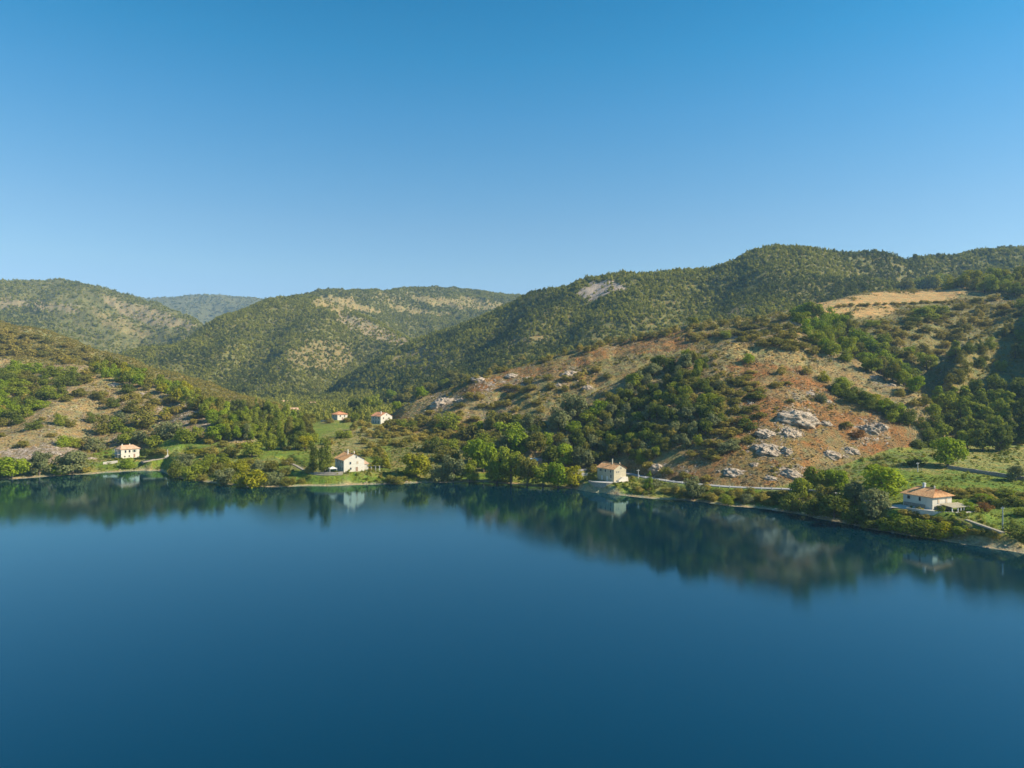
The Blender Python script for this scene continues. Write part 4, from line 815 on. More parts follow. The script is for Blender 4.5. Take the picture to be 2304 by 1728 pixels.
def slope(mb, a, b, c, d, per=.42, amp=.06, th=.14):
    """corrugated tile sheet: eave a->b, ridge d->c"""
    a, b, c, d = map(Vector, (a, b, c, d)); n = (b-a).cross(d-a).normalized(); k = max(2, int((b-a).length/per*2)); rws = 5
    for lift in (0, -th):
        base_i = len(mb.v); vs = []
        for r in range(rws+1):
            t = r/rws; p, q = a.lerp(d, t), b.lerp(c, t)
            for j in range(k+1):
                w_ = p.lerp(q, j/k); vs.append(w_+n*(lift+(amp if j % 2 == 0 else 0)-.02*(r % 2 if False else 0)))
        fs = [(r*(k+1)+j, r*(k+1)+j+1, (r+1)*(k+1)+j+1, (r+1)*(k+1)+j) for r in range(rws) for j in range(k)]
        if lift: fs = [q[::-1] for q in fs]
        mb.add(vs, fs)
    m = (rws+1)*(k+1); o = len(mb.v)-2*m
    mb.f += [(o+j+1, o+j, o+m+j, o+m+j+1) for j in range(k)]
def house(name, key, eave, rise, roof, ridge, wmat, tmat, label, ov=.55, base=None, gen=True):
    W_, L_ = SIZE[key]; x, y, z = HOUSES[key]; root = empty(name, (x, y, z), math.radians(ROT[key])); tag(root, label, 'house')
    mb = MB(); mb.box(0, W_, 0, L_, -1.2, eave)
    if roof == 'gable':
        h = eave+rise-.12
        mb.add([(0, 0, eave), (W_, 0, eave), (W_/2, 0, h), (0, L_, eave), (W_, L_, eave), (W_/2, L_, h)], [(0, 1, 2), (4, 3, 5), (0, 2, 5, 3), (2, 1, 4, 5)])
    wall = mb.obj('wall', wmat, root)
    rf = MB(); e = eave-.10; k = rise/(W_/2); eo = e-ov*k*.6
    if roof == 'gable':
        rt = eave+rise
        slope(rf, (-ov, L_+ov*.7, eo), (-ov, -ov*.7, eo), (W_/2, -ov*.7, rt), (W_/2, L_+ov*.7, rt)); slope(rf, (W_+ov, -ov*.7, eo), (W_+ov, L_+ov*.7, eo), (W_/2, L_+ov*.7, rt), (W_/2, -ov*.7, rt))
        rf.box(W_/2-.14, W_/2+.14, -ov*.7, L_+ov*.7, rt-.02, rt+.16)
    else:
        (ux, v0), (ux2, v1) = ridge; rt = eave+rise; A, B_, C_, D2 = (-ov, -ov, eo), (W_+ov, -ov, eo), (W_+ov, L_+ov, eo), (-ov, L_+ov, eo); R0, R1 = (ux, v0, rt), (ux2, v1, rt)
        if abs(ux-ux2) < abs(v0-v1):
            slope(rf, A, B_, R0, R0); slope(rf, B_, C_, R1, R0); slope(rf, C_, D2, R1, R1); slope(rf, D2, A, R0, R1)
            rf.box(ux-.14, ux+.14, v0, v1, rt, rt+.16)
        else:
            slope(rf, A, B_, R1, R0); slope(rf, B_, C_, R1, R1); slope(rf, C_, D2, R0, R1); slope(rf, D2, A, R0, R0)
            rf.box(ux, ux2, v0-.14, v0+.14, rt, rt+.16)
    r = rf.obj('roof', tmat, root)
    if base: b2 = MB(); b2.box(-.03, W_+.03, -.03, L_+.03, -1.2, base[0]); b2.obj('plinth', base[1], root)
    return root, wall, r
def opening(root, face, key, a, z, w_, h, kind='window', shut=None, mat=None, pane=True):
    """a: distance along the face ('f' = right-hand sunny face, 'l' = left-hand shaded face); z: centre height"""
    def bx(mb, a0, a1, z0, z1, d0, d1):
        if face == 'f': mb.box(a0, a1, -d1, -d0, z0, z1)
        else: mb.box(-d1, -d0, a0, a1, z0, z1)
    t = .1; mb = MB()
    bx(mb, a-w_/2-t, a-w_/2, z-h/2-t, z+h/2+t, -.02, .07); bx(mb, a+w_/2, a+w_/2+t, z-h/2-t, z+h/2+t, -.02, .07)
    bx(mb, a-w_/2, a+w_/2, z+h/2, z+h/2+t, -.02, .07); bx(mb, a-w_/2, a+w_/2, z-h/2-t, z-h/2, -.02, .12)
    o = mb.obj(kind, FRM, root)
    if kind == 'door': p = MB(); bx(p, a-w_/2, a+w_/2, z-h/2, z+h/2, -.01, .035); p.obj('door_leaf', mat or SHUT, o)
    elif pane: p = MB(); bx(p, a-w_/2, a+w_/2, z-h/2, z+h/2, -.01, .03); p.obj('pane', gm, o)
    if shut == 'closed':
        p = MB(); bx(p, a-w_/2, a-.02, z-h/2, z+h/2, .04, .08); p.obj('shutter', mat or SHUT, o); p = MB(); bx(p, a+.02, a+w_/2, z-h/2, z+h/2, .04, .08); p.obj('shutter', mat or SHUT, o)
    elif shut == 'open':
        for s in (-1, 1):
            p = MB(); c = a+s*(w_/2+t+w_*.27); bx(p, c-w_*.25, c+w_*.25, z-h/2, z+h/2, .02, .07); p.obj('shutter', mat or SHUT, o)
    return o
def chimney(rf, x, y, z0, z1, w_=.55, mat=None, cap=True):
    mb = MB(); mb.box(x-w_/2, x+w_/2, y-w_/2, y+w_/2, z0, z1)
    if cap: mb.box(x-w_*.7, x+w_*.7, y-w_*.7, y+w_*.7, z1, z1+.12); mb.box(x-w_*.4, x+w_*.4, y-w_*.4, y+w_*.4, z1+.12, z1+.35)
    mb.obj('chimney', mat or PL_G, rf)
def ledge(root, key, z, mat, name='string_course'):
    W_, L_ = SIZE[key]; mb = MB(); mb.box(-.08, W_+.08, -.08, L_+.08, z-.12, z+.12); mb.obj(name, mat, root)

# westernmost house: two storeys, hipped roof, balcony on the shaded side
r, w_, f = house('farmhouse', 'h1', 5.5, 1.7, 'hip', ((1.6, 4.6), (8.4, 4.6)), PL_W, TILEP, 'white two-storey house with pale hipped tile roof at the foot of the dry western slope')
ledge(r, 'h1', 2.55, PL_G)
for a in (2.4, 4.6, 7.2): opening(r, 'f', 'h1', a, 3.95, .9, 1.4, shut='open' if a > 7 else None, mat=SHUTG)
opening(r, 'f', 'h1', 7.2, 1.25, .9, 1.9, 'door'); opening(r, 'f', 'h1', 2.0, 1.1, .7, .8); opening(r, 'f', 'h1', 4.4, 1.2, .7, .8)
for a in (1.4, 3.2, 5.0, 7.0): opening(r, 'l', 'h1', a, 4.0, .8, 1.6)
mb = MB(); mb.box(-1.6, -.05, .6, 8.2, 2.35, 2.5)
for a in (.7, 3.1, 5.6, 8.1): mb.box(-1.55, -1.45, a-.05, a+.05, -.8, 5.2)
mb.obj('balcony', PL_G, r); opening(r, 'l', 'h1', 2.6, 1.1, 1.2, 1.9, 'door', mat=SHUTG); opening(r, 'l', 'h1', 5.8, 1.1, 1.2, 1.9, 'door', mat=SHUTG)
chimney(f, 2.2, 4.6, 6.8, 7.7, mat=PL_W); chimney(f, 6.6, 5.4, 6.6, 7.6, mat=PL_W)
# three-storey gabled house
r, w_, f = house('farmhouse', 'h2', 6.1, 2.8, 'gable', None, PL_W, TILE, 'tall white gabled house of three storeys with two dark trees at its side')
opening(r, 'f', 'h2', 6.3, 7.1, .6, .8); opening(r, 'f', 'h2', 3.3, 4.3, .85, 1.15); opening(r, 'f', 'h2', 6.9, 4.4, 1.0, 1.2, shut='closed', mat=SHUTB)
opening(r, 'f', 'h2', 3.5, 1.6, .8, 1.0, mat=SHUT); opening(r, 'f', 'h2', 6.6, 1.15, 1.1, 2.1, 'door')
opening(r, 'l', 'h2', 4.8, 4.5, .9, 1.2); opening(r, 'l', 'h2', 1.8, 4.5, .9, 1.2, shut='closed', mat=SHUTG); opening(r, 'l', 'h2', 9.6, 4.5, .9, 1.2)
for a in (2.0, 4.6, 7.4): opening(r, 'l', 'h2', a, 1.4, 1.0, 1.5, shut='closed', mat=SHUTG)
chimney(f, 3.9, 5.2, 7.4, 10.2, .6, PL_W); chimney(f, 5.6, 1.0, 8.6, 9.7, .45, PL_W)
ax = MB(); ax.box(10.5, 14.5, 5.0, 10.0, -1, 2.9); an = ax.obj('annex', PL_G, r); rr = MB(); slope(rr, (10.4, 4.6, 2.9), (14.9, 4.6, 2.9), (14.9, 10.3, 4.0), (10.4, 10.3, 4.0)); rr.obj('annex_roof', TILEP, an)
# cream house on the walled terrace
r, w_, f = house('farmhouse', 'h3', 5.8, 1.9, 'gable', None, PL_C, TILE, 'cream house with orange gable roof on a curved walled terrace above the shore')
for a in (2.2, 5.6, 8.6): opening(r, 'l', 'h3', a, 4.5, .8, 1.1, shut='open' if a > 8 else None, mat=SHUTG)
for a in (4.4, 7.8): opening(r, 'l', 'h3', a, 1.1, .9, 1.9, 'door', mat=CANV)
opening(r, 'l', 'h3', 1.9, 2.2, .8, 1.6); opening(r, 'f', 'h3', 1.7, 4.3, .5, .6); opening(r, 'f', 'h3', 2.9, 4.3, .5, .6); opening(r, 'f', 'h3', 4.3, 5.9, .55, .6)
chimney(f, 3.0, 4.2, 6.8, 9.5, .4, PL_C); chimney(f, 4.2, .8, 7.3, 8.2, .35, PL_C)
mb = MB(); mb.box(1.6, 7.3, -1.5, -.05, -.6, .6); mb.box(4.0, 7.3, -1.5, -.05, .6, 1.9); mb.add([(1.6, -1.5, .6), (4.0, -1.5, .6), (4.0, -.05, .6), (1.6, -.05, .6), (4.0, -1.5, 1.9), (4.0, -.05, 1.9)], [(0, 1, 4), (3, 5, 2), (0, 4, 5, 3), (1, 2, 5, 4)]); mb.obj('outside_stair', PL_W, r)
# big hip-roofed farmhouse near the lake
r, w_, f = house('farmhouse', 'h4', 4.35, 2.0, 'hip', ((4.8, 2.2), (4.8, 8.6)), PL_W, TILE, 'broad hip-roofed white farmhouse with orange tiles and a stone-footed shaded wall', ov=.75)
opening(r, 'l', 'h4', 8.2, 3.0, 1.0, 1.1); opening(r, 'l', 'h4', 4.3, 2.95, .75, 1.3); opening(r, 'f', 'h4', 2.9, 2.75, .8, 1.4, shut='closed', mat=SHUTB); opening(r, 'f', 'h4', 6.9, 2.75, .8, 1.4, shut='closed', mat=SHUTB)
mb = MB(); mb.box(-.14, -.03, 2.4, 9.8, -1, 1.35); mb.obj('stone_footing', STONE, r); mb = MB(); mb.box(1.0, 9.2, -.16, -.03, -1, 1.15); mb.obj('stone_footing', STONE, r)
opening(r, 'l', 'h4', 9.0, .75, .9, 1.3, 'door', mat=CANV); chimney(f, 4.6, 6.0, 5.6, 7.5, .7, CONC); chimney(f, 4.8, 2.6, 6.2, 6.9, .3, PL_W)
# the two upper houses
r, w_, f = house('farmhouse', 'h5', 5.8, 2.6, 'gable', None, PL_W, TILER, 'two-storey white house with orange gable roof, larger of the two upper houses')
for a in (2.5, 6.0, 9.4): opening(r, 'l', 'h5', a, 4.3, .9, 1.2)
for a in (2.8, 6.2, 9.4): opening(r, 'l', 'h5', a, 1.3, 1.3, 2.0, 'door', mat=SHUTG)
opening(r, 'f', 'h5', 5.2, 6.6, .7, .8); opening(r, 'f', 'h5', 2.4, 4.2, .8, 1.1); opening(r, 'f', 'h5', 7.2, 4.2, .8, 1.1); chimney(f, 2.6, 3.4, 7.0, 8.8, .7, PL_W)
r, w_, f = house('farmhouse', 'h6', 4.6, 2.1, 'hip', ((4.25, 3.4), (4.25, 5.6)), PL_W, TILER, 'small white house with red hipped roof, farther of the two upper houses')
for a in (2.4, 6.0): opening(r, 'f', 'h6', a, 3.1, .9, 1.2)
for a in (2.4, 6.2): opening(r, 'l', 'h6', a, 3.1, .9, 1.2)
opening(r, 'f', 'h6', 4.2, 1.1, 1.0, 2.0, 'door')
# houses far up the valley
for px_, py_, sz, rz_, lab in ((640, 910, 7, 40, 'tiny pink-roofed house up the valley, westernmost of three among the trees'), (661, 929, 7.5, 30, 'tiny pink-roofed house nearest the valley wood, lowest of three'), (703, 914, 7, 60, 'tiny pale-roofed house up the valley, easternmost of three')):
    x, y, z = ray(px_, py_); root = empty('cottage', (x, y, z-.6), math.radians(rz_)); tag(root, lab, 'house', 'houses far up the valley')
    MB().box(-sz/2, sz/2, -sz*.4, sz*.4, -4, 3.6).obj('wall', PL_G, root)
    q = MB(); slope(q, (-sz/2-.5, -sz*.4-.5, 3.5), (sz/2+.5, -sz*.4-.5, 3.5), (sz/2+.5, 0, 5.6), (-sz/2-.5, 0, 5.6)); slope(q, (sz/2+.5, sz*.4+.5, 3.5), (-sz/2-.5, sz*.4+.5, 3.5), (-sz/2-.5, 0, 5.6), (sz/2+.5, 0, 5.6)); q.obj('roof', TILEP, root)
# half-hidden shed in the lakeshore wood
x, y, z = ray(1212, 1058); y += 3; x = (1213-CX)/FX*y; z = float(ground(np.array([x]), np.array([y]))[0]); root = empty('shed', (x, y, z), math.radians(12)); tag(root, 'low shed with pale blue and faded red tin roof half hidden among lakeshore trees', 'shed')
zt = max(3.2, 48-(1052-CY)*y/FX-z)
MB().box(-3.9, 3.9, -1.6, 1.6, -1, zt-.4).obj('wall', WOOD, root)
q = MB(); q.add([(-4.2, -2, zt-.45), (-.8, -2, zt-.45), (-.8, 2, zt+.35), (-4.2, 2, zt+.35), (-4.2, -2, zt-.38), (-.8, -2, zt-.38), (-.8, 2, zt+.42), (-4.2, 2, zt+.42)], [(0,3,2,1),(4,5,6,7),(0,1,5,4),(1,2,6,5),(2,3,7,6),(3,0,4,7)]); q.obj('roof', TIN1, root)
q = MB(); q.add([(-.78, -2, zt-.45), (4.2, -2, zt-.45), (4.2, 2, zt+.35), (-.78, 2, zt+.35), (-.78, -2, zt-.38), (4.2, -2, zt-.38), (4.2, 2, zt+.42), (-.78, 2, zt+.42)], [(0,3,2,1),(4,5,6,7),(0,1,5,4),(1,2,6,5),(2,3,7,6),(3,0,4,7)]); q.obj('roof', TIN2, root)

# ------------------------------------------------------------------ lanes, walls, terraces
def dens(Pp, step=2.0):
    Pp = np.array(Pp, float); out = []
    # smooth the corners a little, then resample
    for _ in range(2):
        Q = [Pp[0]]
        for i in range(len(Pp)-1): Q += [Pp[i]*.75+Pp[i+1]*.25, Pp[i]*.25+Pp[i+1]*.75]
        Q.append(Pp[-1]); Pp = np.array(Q)
    d = np.r_[0, np.cumsum(np.hypot(*np.diff(Pp[:, :2], axis=0).T))]; t = np.arange(0, d[-1]+step*.5, step); t[-1] = min(t[-1], d[-1])
    return np.stack([np.interp(t, d, Pp[:, k]) for k in range(3)], 1)
def ribbon(name, Pp, wd, mat, lift=.08, kind='structure', th=.5):
    Q = dens(Pp); T = np.gradient(Q[:, :2], axis=0); T /= np.linalg.norm(T, axis=1)[:, None]; Nn = np.stack([-T[:, 1], T[:, 0]], 1)
    mb = MB(); n = len(Q); vs = []
    for i in range(n):
        for s, dz in ((-1, -th), (-1, 0), (1, 0), (1, -th)):
            vs.append((Q[i, 0]+Nn[i, 0]*s*wd/2, Q[i, 1]+Nn[i, 1]*s*wd/2, Q[i, 2]+lift+dz))
    fs = [(i*4+k, (i+1)*4+k, (i+1)*4+k+1, i*4+k+1) for i in range(n-1) for k in range(3)]
    mb.add(vs, fs); o = mb.obj(name, mat)
    if kind: o['kind'] = kind
    return o, Q, Nn
_, RQ, RN = ribbon('road', ROAD, 3.6, ASPH); ribbon('path', PATH2, 1.5, TRACK); ribbon('path', PATH4, 1.2, TRACK); ribbon('path', PATH1, 1.8, TRACK)
def wallline(name, pts, h, th, mat, label, cat, jitter=.12, z0=None, cap=None):
    Q = dens(pts, 1.0); T = np.gradient(Q[:, :2], axis=0); T /= np.linalg.norm(T, axis=1)[:, None]; Nn = np.stack([-T[:, 1], T[:, 0]], 1); rs = np.random.default_rng(len(pts)+int(abs(pts[0][0])))
    vs = []; n = len(Q)
    for i in range(n):
        hh = h+rs.uniform(-jitter, jitter); a, b = th/2*(1.25+rs.uniform(-.1, .1)), th/2
        for s, dz in ((-a, -1.2), (-b, hh), (b, hh+rs.uniform(-.04, .04)), (a, -1.2)):
            vs.append((Q[i, 0]+Nn[i, 0]*s, Q[i, 1]+Nn[i, 1]*s, Q[i, 2]+dz))
    mb = MB(); mb.add(vs, [(i*4+k, (i+1)*4+k, (i+1)*4+k+1, i*4+k+1) for i in range(n-1) for k in range(3)]+[(0, 1, 2, 3), (4*n-1, 4*n-2, 4*n-3, 4*n-4)])
    o = mb.obj(name, mat); tag(o, label, cat, None, 'thing'); return o
R3 = lambda L_: [ray(*p) for p in L_]
wallline('dry_stone_wall', R3([(2133, 1054), (2160, 1058), (2200, 1064), (2250, 1072), (2304, 1080), (2400, 1094)]), 1.3, .7, STONE, 'long low dry-stone wall running east across the meadow from the lone tree', 'wall')
# terrace of the cream house
x3, y3, z3 = HOUSES['h3']; a3 = math.radians(ROT['h3'])
arc = [(-7.5, 8.5), (-8.2, 4.0), (-6.0, -.5), (-2.8, -2.4), (1.5, -3.0), (5.5, -2.6), (8.6, -.6), (9.8, 2.2)]
arcw = [(x3+math.cos(a3)*p-math.sin(a3)*q, y3+math.sin(a3)*p+math.cos(a3)*q, z3) for p, q in arc]
wallline('terrace_wall', [(p[0], p[1], p[2]-.9) for p in arcw], 1.1, .5, STONE, 'curved stone retaining wall in front of the cream lakeside house', 'wall', .05)
q = dens(arcw, 1.0); c = (x3+2, y3+3, z3); mb = MB(); mb.add([(*c[:2], z3+.06)]+[(p[0], p[1], z3+.06) for p in q]+[(p[0], p[1], z3-.9) for p in q], [(0, i+1, i+2) for i in range(len(q)-1)]+[(i+1, i+1+len(q), i+2+len(q), i+2) for i in range(len(q)-1)]); o = mb.obj('terrace', PAVE); o['kind'] = 'structure'
# yard and garden wall of the big farmhouse
x4, y4, z4 = HOUSES['h4']; a4 = math.radians(ROT['h4'])
W4 = lambda p, q, dz=0: (x4+math.cos(a4)*p-math.sin(a4)*q, y4+math.sin(a4)*p+math.cos(a4)*q, z4+dz)
yd = [W4(-.1, 11), W4(-4.5, 11.5), W4(-5.8, 8), W4(-5.2, 3), W4(-3.6, -.8), W4(-.1, -1)]
mb = MB(); n = len(yd); mb.add([(*p[:2], z4+.08) for p in yd]+[(*p[:2], z4-1) for p in yd], [tuple(range(n))]+[(i, i+n, (i+1) % n+n, (i+1) % n) for i in range(n)]); o = mb.obj('yard', PAVE); o['kind'] = 'structure'
wallline('garden_wall', [W4(-5.4, 5, -.5), W4(-5.1, 1.0, -.5), W4(-3.6, -1.8, -.6), W4(0, -3.6, -.8), W4(5, -5.6, -1.1), W4(10, -6.2, -1.2), W4(15.2, -5.2, -1.3), W4(18.2, -2.6, -1.3)], .95, .45, PALE, 'curved pale garden wall around the terrace of the big farmhouse', 'wall', .05)
pg = empty('pergola', W4(2.6, -4.9, -.4), a4+math.radians(2)); tag(pg, 'long pergola with reed roof and white posts in front of the big farmhouse', 'pergola')
mb = MB(); slope(mb, (0, 0, 1.7), (9.8, 0, 1.5), (9.8, 4.3, 2.1), (0, 4.3, 2.3), .5, .07, .12); mb.obj('reed_roof', REED, pg)
for u in (.3, 3.3, 4.9, 6.5, 9.5): MB().box(u-.13, u+.13, .25, .5, -1.2, 1.62 if u < 9 else 1.5).obj('post', CANV, pg)
for u in (.3, 9.5): MB().box(u-.1, u+.1, 3.9, 4.1, -1.2, 2.0).obj('post', CANV, pg)
for i, (u, wd) in enumerate(((6.9, .7), (7.9, .6), (8.8, .6))):
    mb = MB(); mb.box(-wd/2, wd/2, -.3, .3, .68, .76)
    for s, t_ in ((-1, -1), (1, -1), (1, 1), (-1, 1)): mb.box(s*(wd/2-.05)-.03, s*(wd/2-.05)+.03, t_*.25-.03, t_*.25+.03, 0, .68)
    o = mb.obj('garden_table', SHUT); p = W4(2.6+u, -4.0, -.75); o.location = p; o.rotation_euler = (0, 0, a4); tag(o, ('brown garden table under the farmhouse pergola, middle one', 'brown garden table under the farmhouse pergola, next to the middle one eastward', 'brown garden table under the farmhouse pergola, easternmost')[i], 'table', 'tables under the farmhouse pergola')
# canopy, vine pergola and wall of the three-storey house
x2, y2, z2 = HOUSES['h2']; a2 = math.radians(ROT['h2']); W2 = lambda p, q, dz=0: (x2+math.cos(a2)*p-math.sin(a2)*q, y2+math.sin(a2)*p+math.cos(a2)*q, z2+dz)
g = empty('canopy_tent', W2(-4.6, 3.2), a2); tag(g, 'white canvas canopy on posts beside the shaded wall of the three-storey house', 'canopy')
mb = MB(); mb.add([(-1.8, -1.5, 2.1), (1.8, -1.5, 2.1), (1.8, 1.5, 2.1), (-1.8, 1.5, 2.1), (0, 0, 2.9), (-1.8, -1.5, 1.8), (1.8, -1.5, 1.8), (1.8, 1.5, 1.8), (-1.8, 1.5, 1.8)], [(0, 1, 4), (1, 2, 4), (2, 3, 4), (3, 0, 4), (0, 5, 6, 1), (1, 6, 7, 2), (2, 7, 8, 3), (3, 8, 5, 0)]); mb.obj('canvas', CANV, g)
for sx in (-1.7, 1.7):
    for sy in (-1.4, 1.4): MB().box(sx-.06, sx+.06, sy-.06, sy+.06, 0, 1.85).obj('post', CANV, g)
g = empty('vine_pergola', W2(11.6, -.6), a2-.25); tag(g, 'pergola covered in yellow vine beside the sunny wall of the three-storey house', 'pergola')
rs = np.random.default_rng(77); lb = [(rs.uniform(.2, 6.3), rs.uniform(.2, 2.6), 2.35, rs.uniform(.35, .6), .4) for _ in range(26)]
o = link('vine', crown_mesh('vine', lb, 1600, .3, rs, LEAF['yellow']), g)
for u in (.2, 2.3, 4.4, 6.4):
    for v_ in (.2, 2.7): MB().box(u-.07, u+.07, v_-.07, v_+.07, -.3, 2.3).obj('post', CANV, g)
mb = MB(); mb.box(0, 6.6, .14, .26, 2.2, 2.32); mb.box(0, 6.6, 2.64, 2.76, 2.2, 2.32); mb.obj('beam', WOOD, g)
wallline('garden_wall', [W2(-13, 5, -.6), W2(-9, 1.2, -.6), W2(-4, -.9, -.6), W2(-.5, -1.2, -.6)], 1.1, .6, STONE, 'rough stone garden wall in front of the three-storey house, by the curved path', 'wall')
x1, y1, z1 = HOUSES['h1']; a1 = math.radians(ROT['h1']); W1 = lambda p, q, dz=0: (x1+math.cos(a1)*p-math.sin(a1)*q, y1+math.sin(a1)*p+math.cos(a1)*q, z1+dz)
wallline('garden_wall', R3([(232, 1045), (250, 1043), (266, 1041)]), 1.3, .6, PALE, 'pale garden wall below the balcony of the westernmost house', 'wall')
wallline('garden_wall', R3([(318, 1040), (332, 1038), (350, 1036)]), .8, .5, STONE, 'low brown stone wall beside the lane east of the westernmost house', 'wall')
wallline('garden_wall', R3([(722, 949), (735, 948), (750, 948)]), 1.1, .6, PALE, 'white parapet beside the farther of the two upper houses', 'wall')
wallline('garden_wall', R3([(1290, 1070), (1308, 1068), (1322, 1069)]), 1.0, .8, PALE, 'pale stone wall between the lakeshore wood and the cream house', 'wall')
# monument by the west lane
p = ray(377, 1028); g = empty('monument', p, .4); tag(g, 'white roadside monument, a slim column on a stepped base by the western lane', 'monument')
MB().box(-1.3, 1.3, -1.3, 1.3, -.5, .4).box(-.8, .8, -.8, .8, .4, .9).obj('base', PALE, g)
MB().cyl(0, 0, .9, 4.2, .24, .14).box(-.5, .5, -.07, .07, 3.2, 3.4).obj('column', CANV, g)
# poles
def pole(px_, py_, hpx, label, th=.14, arm=True, mat=None):
    x, y, z = ray(px_, py_); h = hpx*y/FX; g = empty('utility_pole', (x, y, z), .3); tag(g, label, 'pole', None)
    MB().cyl(0, 0, -.6, h, th*1.3, th*.8).obj('shaft', mat or METAL, g)
    if arm:
        MB().box(-.75, .75, -.05, .05, h-.55, h-.43).obj('crossarm', mat or METAL, g)
        for q in (-.65, 0, .65): MB().cyl(q, 0, h-.43, h-.22, .06, .04, 6).obj('insulator', CANV, g)
pole(2256, 1192, 52, 'grey utility pole beside the lakeside track at the east end', .17); pole(2065, 1062, 22, 'short pale pole standing in the meadow behind the farmhouse', .13, mat=CONC)
pole(1436, 1076, 20, 'white pole at the roadside just east of the cream house', .13, mat=CANV); pole(729, 946, 26, 'thin pole beside the farther of the two upper houses', .12, mat=WOOD)
# bollards along the lake side of the road
k0 = 0; prev = None
for i in range(len(RQ)):
    px_ = CX+FX*RQ[i, 0]/RQ[i, 1]
    if 1445 < px_ < 1800 and (prev is None or np.hypot(*(RQ[i, :2]-prev)) > 3.6):
        prev = RQ[i, :2]; s = -1 if RN[i, 1] > 0 else 1; xq, yq = RQ[i, 0]+RN[i, 0]*s*1.95, RQ[i, 1]+RN[i, 1]*s*1.95
        mb = MB(); mb.cyl(0, 0, -.6, .75, .2, .16, 8); mb.cyl(0, 0, .75, .87, .1, .03, 8); o = mb.obj('road_bollard', CONC); o.location = (xq, yq, RQ[i, 2]); k0 += 1
        tag(o, 'short pale bollard in the evenly spaced row along the lake side of the road', 'bollard', 'bollards along the lakeside road')
# ------------------------------------------------------------------ rock outcrops
def rockmat():
    m, t, nd, lk, b = nodes('limestone'); b.inputs['Roughness'].default_value = .95
    tc = N(t, 'ShaderNodeNewGeometry'); n1 = N(t, 'ShaderNodeTexNoise', i_Scale=.9, i_Detail=7.0, i_Roughness=.7); n2 = N(t, 'ShaderNodeTexVoronoi', feature='DISTANCE_TO_EDGE', i_Scale=.9)
    mp = N(t, 'ShaderNodeMapping'); mp.inputs['Scale'].default_value = (.6, .6, 1.7); lk.new(tc.outputs['Position'], mp.inputs[0]); lk.new(mp.outputs[0], n1.inputs['Vector']); lk.new(mp.outputs[0], n2.inputs['Vector'])
    cr = N(t, 'ShaderNodeValToRGB'); e = cr.color_ramp.elements; e[0].position = .33; e[0].color = (.16, .11, .075, 1); e[1].position = .62; e[1].color = (.60, .48, .355, 1); e.new(.46).color = (.40, .305, .21, 1)
    lk.new(n1.outputs[0], cr.inputs[0]); lk.new(cr.outputs[0], b.inputs['Base Color'])
    mn = N(t, 'ShaderNodeMath', operation='MINIMUM'); mn.inputs[1].default_value = .12; lk.new(n2.outputs['Distance'], mn.inputs[0])
    ad = N(t, 'ShaderNodeMath', operation='MULTIPLY_ADD'); ad.inputs[1].default_value = 3.0; lk.new(mn.outputs[0], ad.inputs[0]); lk.new(n1.outputs[0], ad.inputs[2])
    bp = N(t, 'ShaderNodeBump', i_Strength=1.0, i_Distance=.7); lk.new(ad.outputs[0], bp.inputs['Height']); lk.new(bp.outputs[0], b.inputs['Normal']); return m
ROCK = rockmat()
def rockmesh(seed):
    rs = np.random.default_rng(seed); n = 64; m = 34; u = np.linspace(0, 2*math.pi, n, endpoint=False); v = np.linspace(0, math.pi*.62, m)
    U, V_ = np.meshgrid(u, v, indexing='ij'); x, y, z = np.cos(U)*np.sin(V_), np.sin(U)*np.sin(V_), np.cos(V_)
    s = seed*3.7; q = .98+.30*fbm(x*1.6+s+z, y*1.6-s, 1.1, 4, seed, True)+.16*fbm(x*4+z*3+s, y*4+z, 1, 3, seed+5)
    q *= 1-.22*np.abs(fbm(x*4+s, (y*1.2+z*3)+s, 1.2, 3, seed+9))
    P_ = np.stack([x*q*.55, y*q*.5, z*q*.55-.27], 2).reshape(-1, 3)
    F = [(i*m+j, i*m+j+1, ((i+1) % n)*m+j+1, ((i+1) % n)*m+j) for i in range(n) for j in range(m-1)]
    return fastmesh('rock_outcrop', P_, np.array(F), [ROCK])
ROCKS = [rockmesh(s) for s in range(2, 8)]
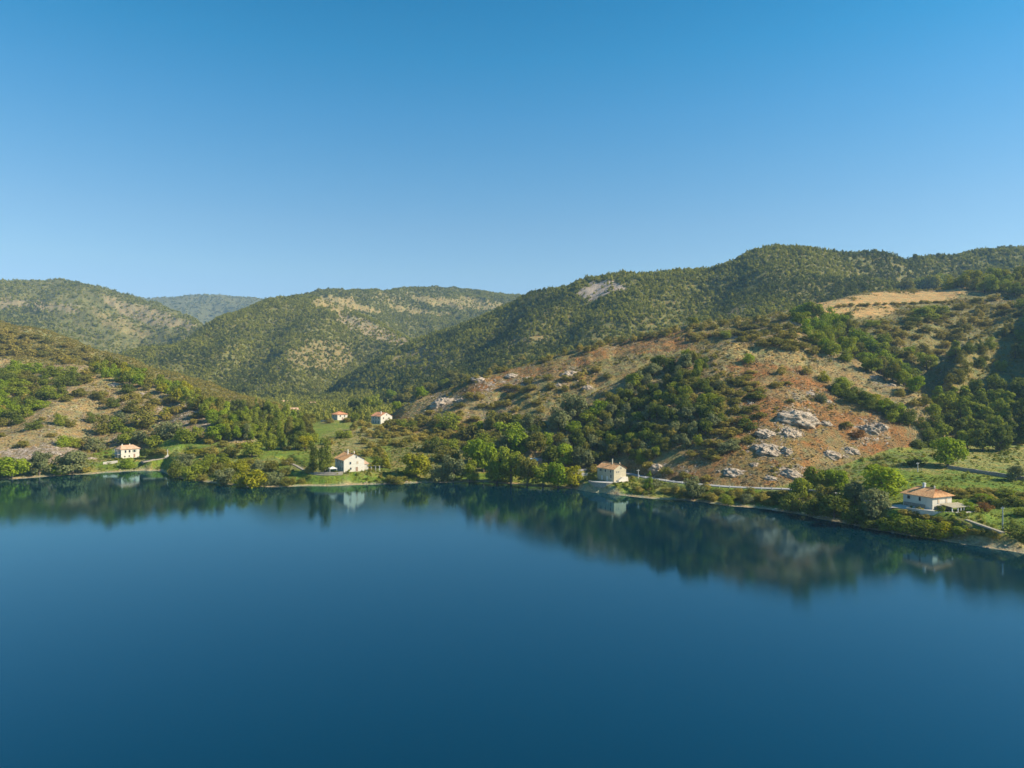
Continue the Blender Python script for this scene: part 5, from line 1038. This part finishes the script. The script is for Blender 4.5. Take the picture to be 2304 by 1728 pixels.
rocks = [(1792,952,82,40,'largest pale rounded outcrop on the red slope'),(1779,984,46,28,'pale domed outcrop just below the largest one on the red slope'),(1726,980,42,18,'low flat outcrop west of the domed one on the red slope'),(1856,957,26,14,'small grey slab east of the largest outcrop'),
 (1738,1022,74,30,'wide ribbed outcrop low on the west side of the red slope'),(1764,1024,30,24,'narrow outcrop touching the wide ribbed one'),(1864,1028,42,20,'oval white slab near the foot of the red slope'),(1914,1022,34,22,'tilted white slab east of the oval one'),
 (1950,978,40,32,'broken pale outcrop on the eastern red slope, larger half'),(1985,968,26,22,'broken pale outcrop on the eastern red slope, smaller half'),(1655,1070,48,20,'pale outcrop just above the lakeside road'),(1772,1075,52,24,'rounded pale outcrop above the east end of the road'),(1735,1080,26,12,'small stone below the rounded outcrop by the road'),
 (1002,913,50,26,'bulky grey rock on the knoll above the twin farmhouse'),(1036,905,22,12,'small rock beside the bulky grey one on the knoll'),(1080,856,36,12,'dark-edged ledge at the left end of the red crest'),(1288,850,48,22,'jagged grey outcrop in the middle of the red band'),(1255,870,18,11,'small pale stone below the jagged outcrop'),
 (1322,878,24,16,'pale stone right of the jagged outcrop, above the large grey-green tree'),(1155,848,26,10,'flat pale ledge along the orange scar'),(1190,855,20,9,'short pale ledge east of the orange scar'),(2025,806,36,32,'pale rock face above the shaded gully'),(1966,854,22,13,'grey rock on the spur above the gully'),(2005,870,18,9,'small slab lower on the spur above the gully'),
 (1786,738,22,26,'dark crag at the top of the spur'),(1652,764,30,13,'low pale rocks behind the dome crest'),(178,857,18,11,'white rock at the edge of the western thicket'),(205,1036,24,10,'white rocks above the western lane'),(320,890,20,9,'pale rock among shrubs of the western slope'),(255,868,26,9,'scattered pale rock under the western crest'),
 (1232,1000,26,14,'pinkish boulder in the lakeshore wood'),(1690,910,14,8,'small boulder near the middle of the dome'),(1820,890,28,11,'white stones high on the red slope'),(1858,905,20,9,'white stone beside the grey shrub on the red slope'),(1700,1048,22,10,'small pale stone on the lower red slope'),(2040,940,24,12,'small stone at the eastern edge of the red slope'),(1480,1060,30,24,'rock cutting at the bend of the lakeside road')]
for i, (px_, py_, wq, hq, lab) in enumerate(rocks):
    x, y, z = ray(px_, py_-hq*.35); s = y/FX; o = link('rock_outcrop', ROCKS[i % len(ROCKS)]); o.location = (x, y, z-.05)
    x2_, y2_, z2_ = ray(px_, py_-hq*.8); sl = math.atan2(z2_-z, max(1.0, y2_-y)) if y2_ > y+.5 else .5; sl = min(sl, .7)
    o.rotation_euler = (sl*.8, random.uniform(-.1, .1), random.uniform(-.35, .35)); ww = wq*s*1.02; hh = hq*s*1.1; ww *= 1.1
    o.scale = (ww, max(ww*.7, hh), max(hh*1.05, ww*.3)); tag(o, lab, 'rock', 'rock outcrops on the slopes')
# stones along the water's edge and on the slopes
sp_ = []
for sd in range(3):
    rs = np.random.default_rng(sd); me = bpy.data.meshes.new('stone'); import bmesh
    bmm = bmesh.new(); bmesh.ops.create_icosphere(bmm, subdivisions=1, radius=.5)
    for v_ in bmm.verts: v_.co *= rs.uniform(.7, 1.15); v_.co.z *= .7
    bmm.to_mesh(me); bmm.free(); me.materials.append(ROCK); sp_.append(me)
def put2(name, dens, size, protos, mat, cap, lo):
    lam = np.where(SEEN & (dsh > lo), dens, 0)*CELL; n = rng.poisson(np.clip(lam, 0, 50)); i, j = np.nonzero(n); r_ = n[i, j]; i, j = np.repeat(i, r_), np.repeat(j, r_)
    if len(i) > cap: q = rng.choice(len(i), cap, False); i, j = i[q], j[q]
    px = PX[i]+rng.uniform(-1.5, 1.5, len(i)); y = YS[j]+rng.uniform(-.5, .5, len(i))*np.gradient(YS)[j]; x = (px-CX)/FX*y; p = np.stack([x, y, ground(x, y)], 1)
    s = size[0]*(size[1]/size[0])**(rng.uniform(0, 1, len(p))**2.2); scatter(name, p, np.stack([s*rng.uniform(.8, 1.4, len(p)), s, s*rng.uniform(.6, 1, len(p))], 1), rng.uniform(0, 6.28, len(p)), protos, mat); print(name, len(p))
put2('shore_stones', ((dsh > .1) & (dsh < 4.5) & (YY < 460))*.8*(.2+sstep(-.4, .4, dens_noise)), (.25, 1.2), sp_, ROCK, 26000, .1)
put2('slope_stones', isl('F', 'G1', 'G2', 'E')*(YY < 640)*R*.34*(VEG > 0)*keep, (.3, 1.7), sp_, ROCK, 60000, 6)
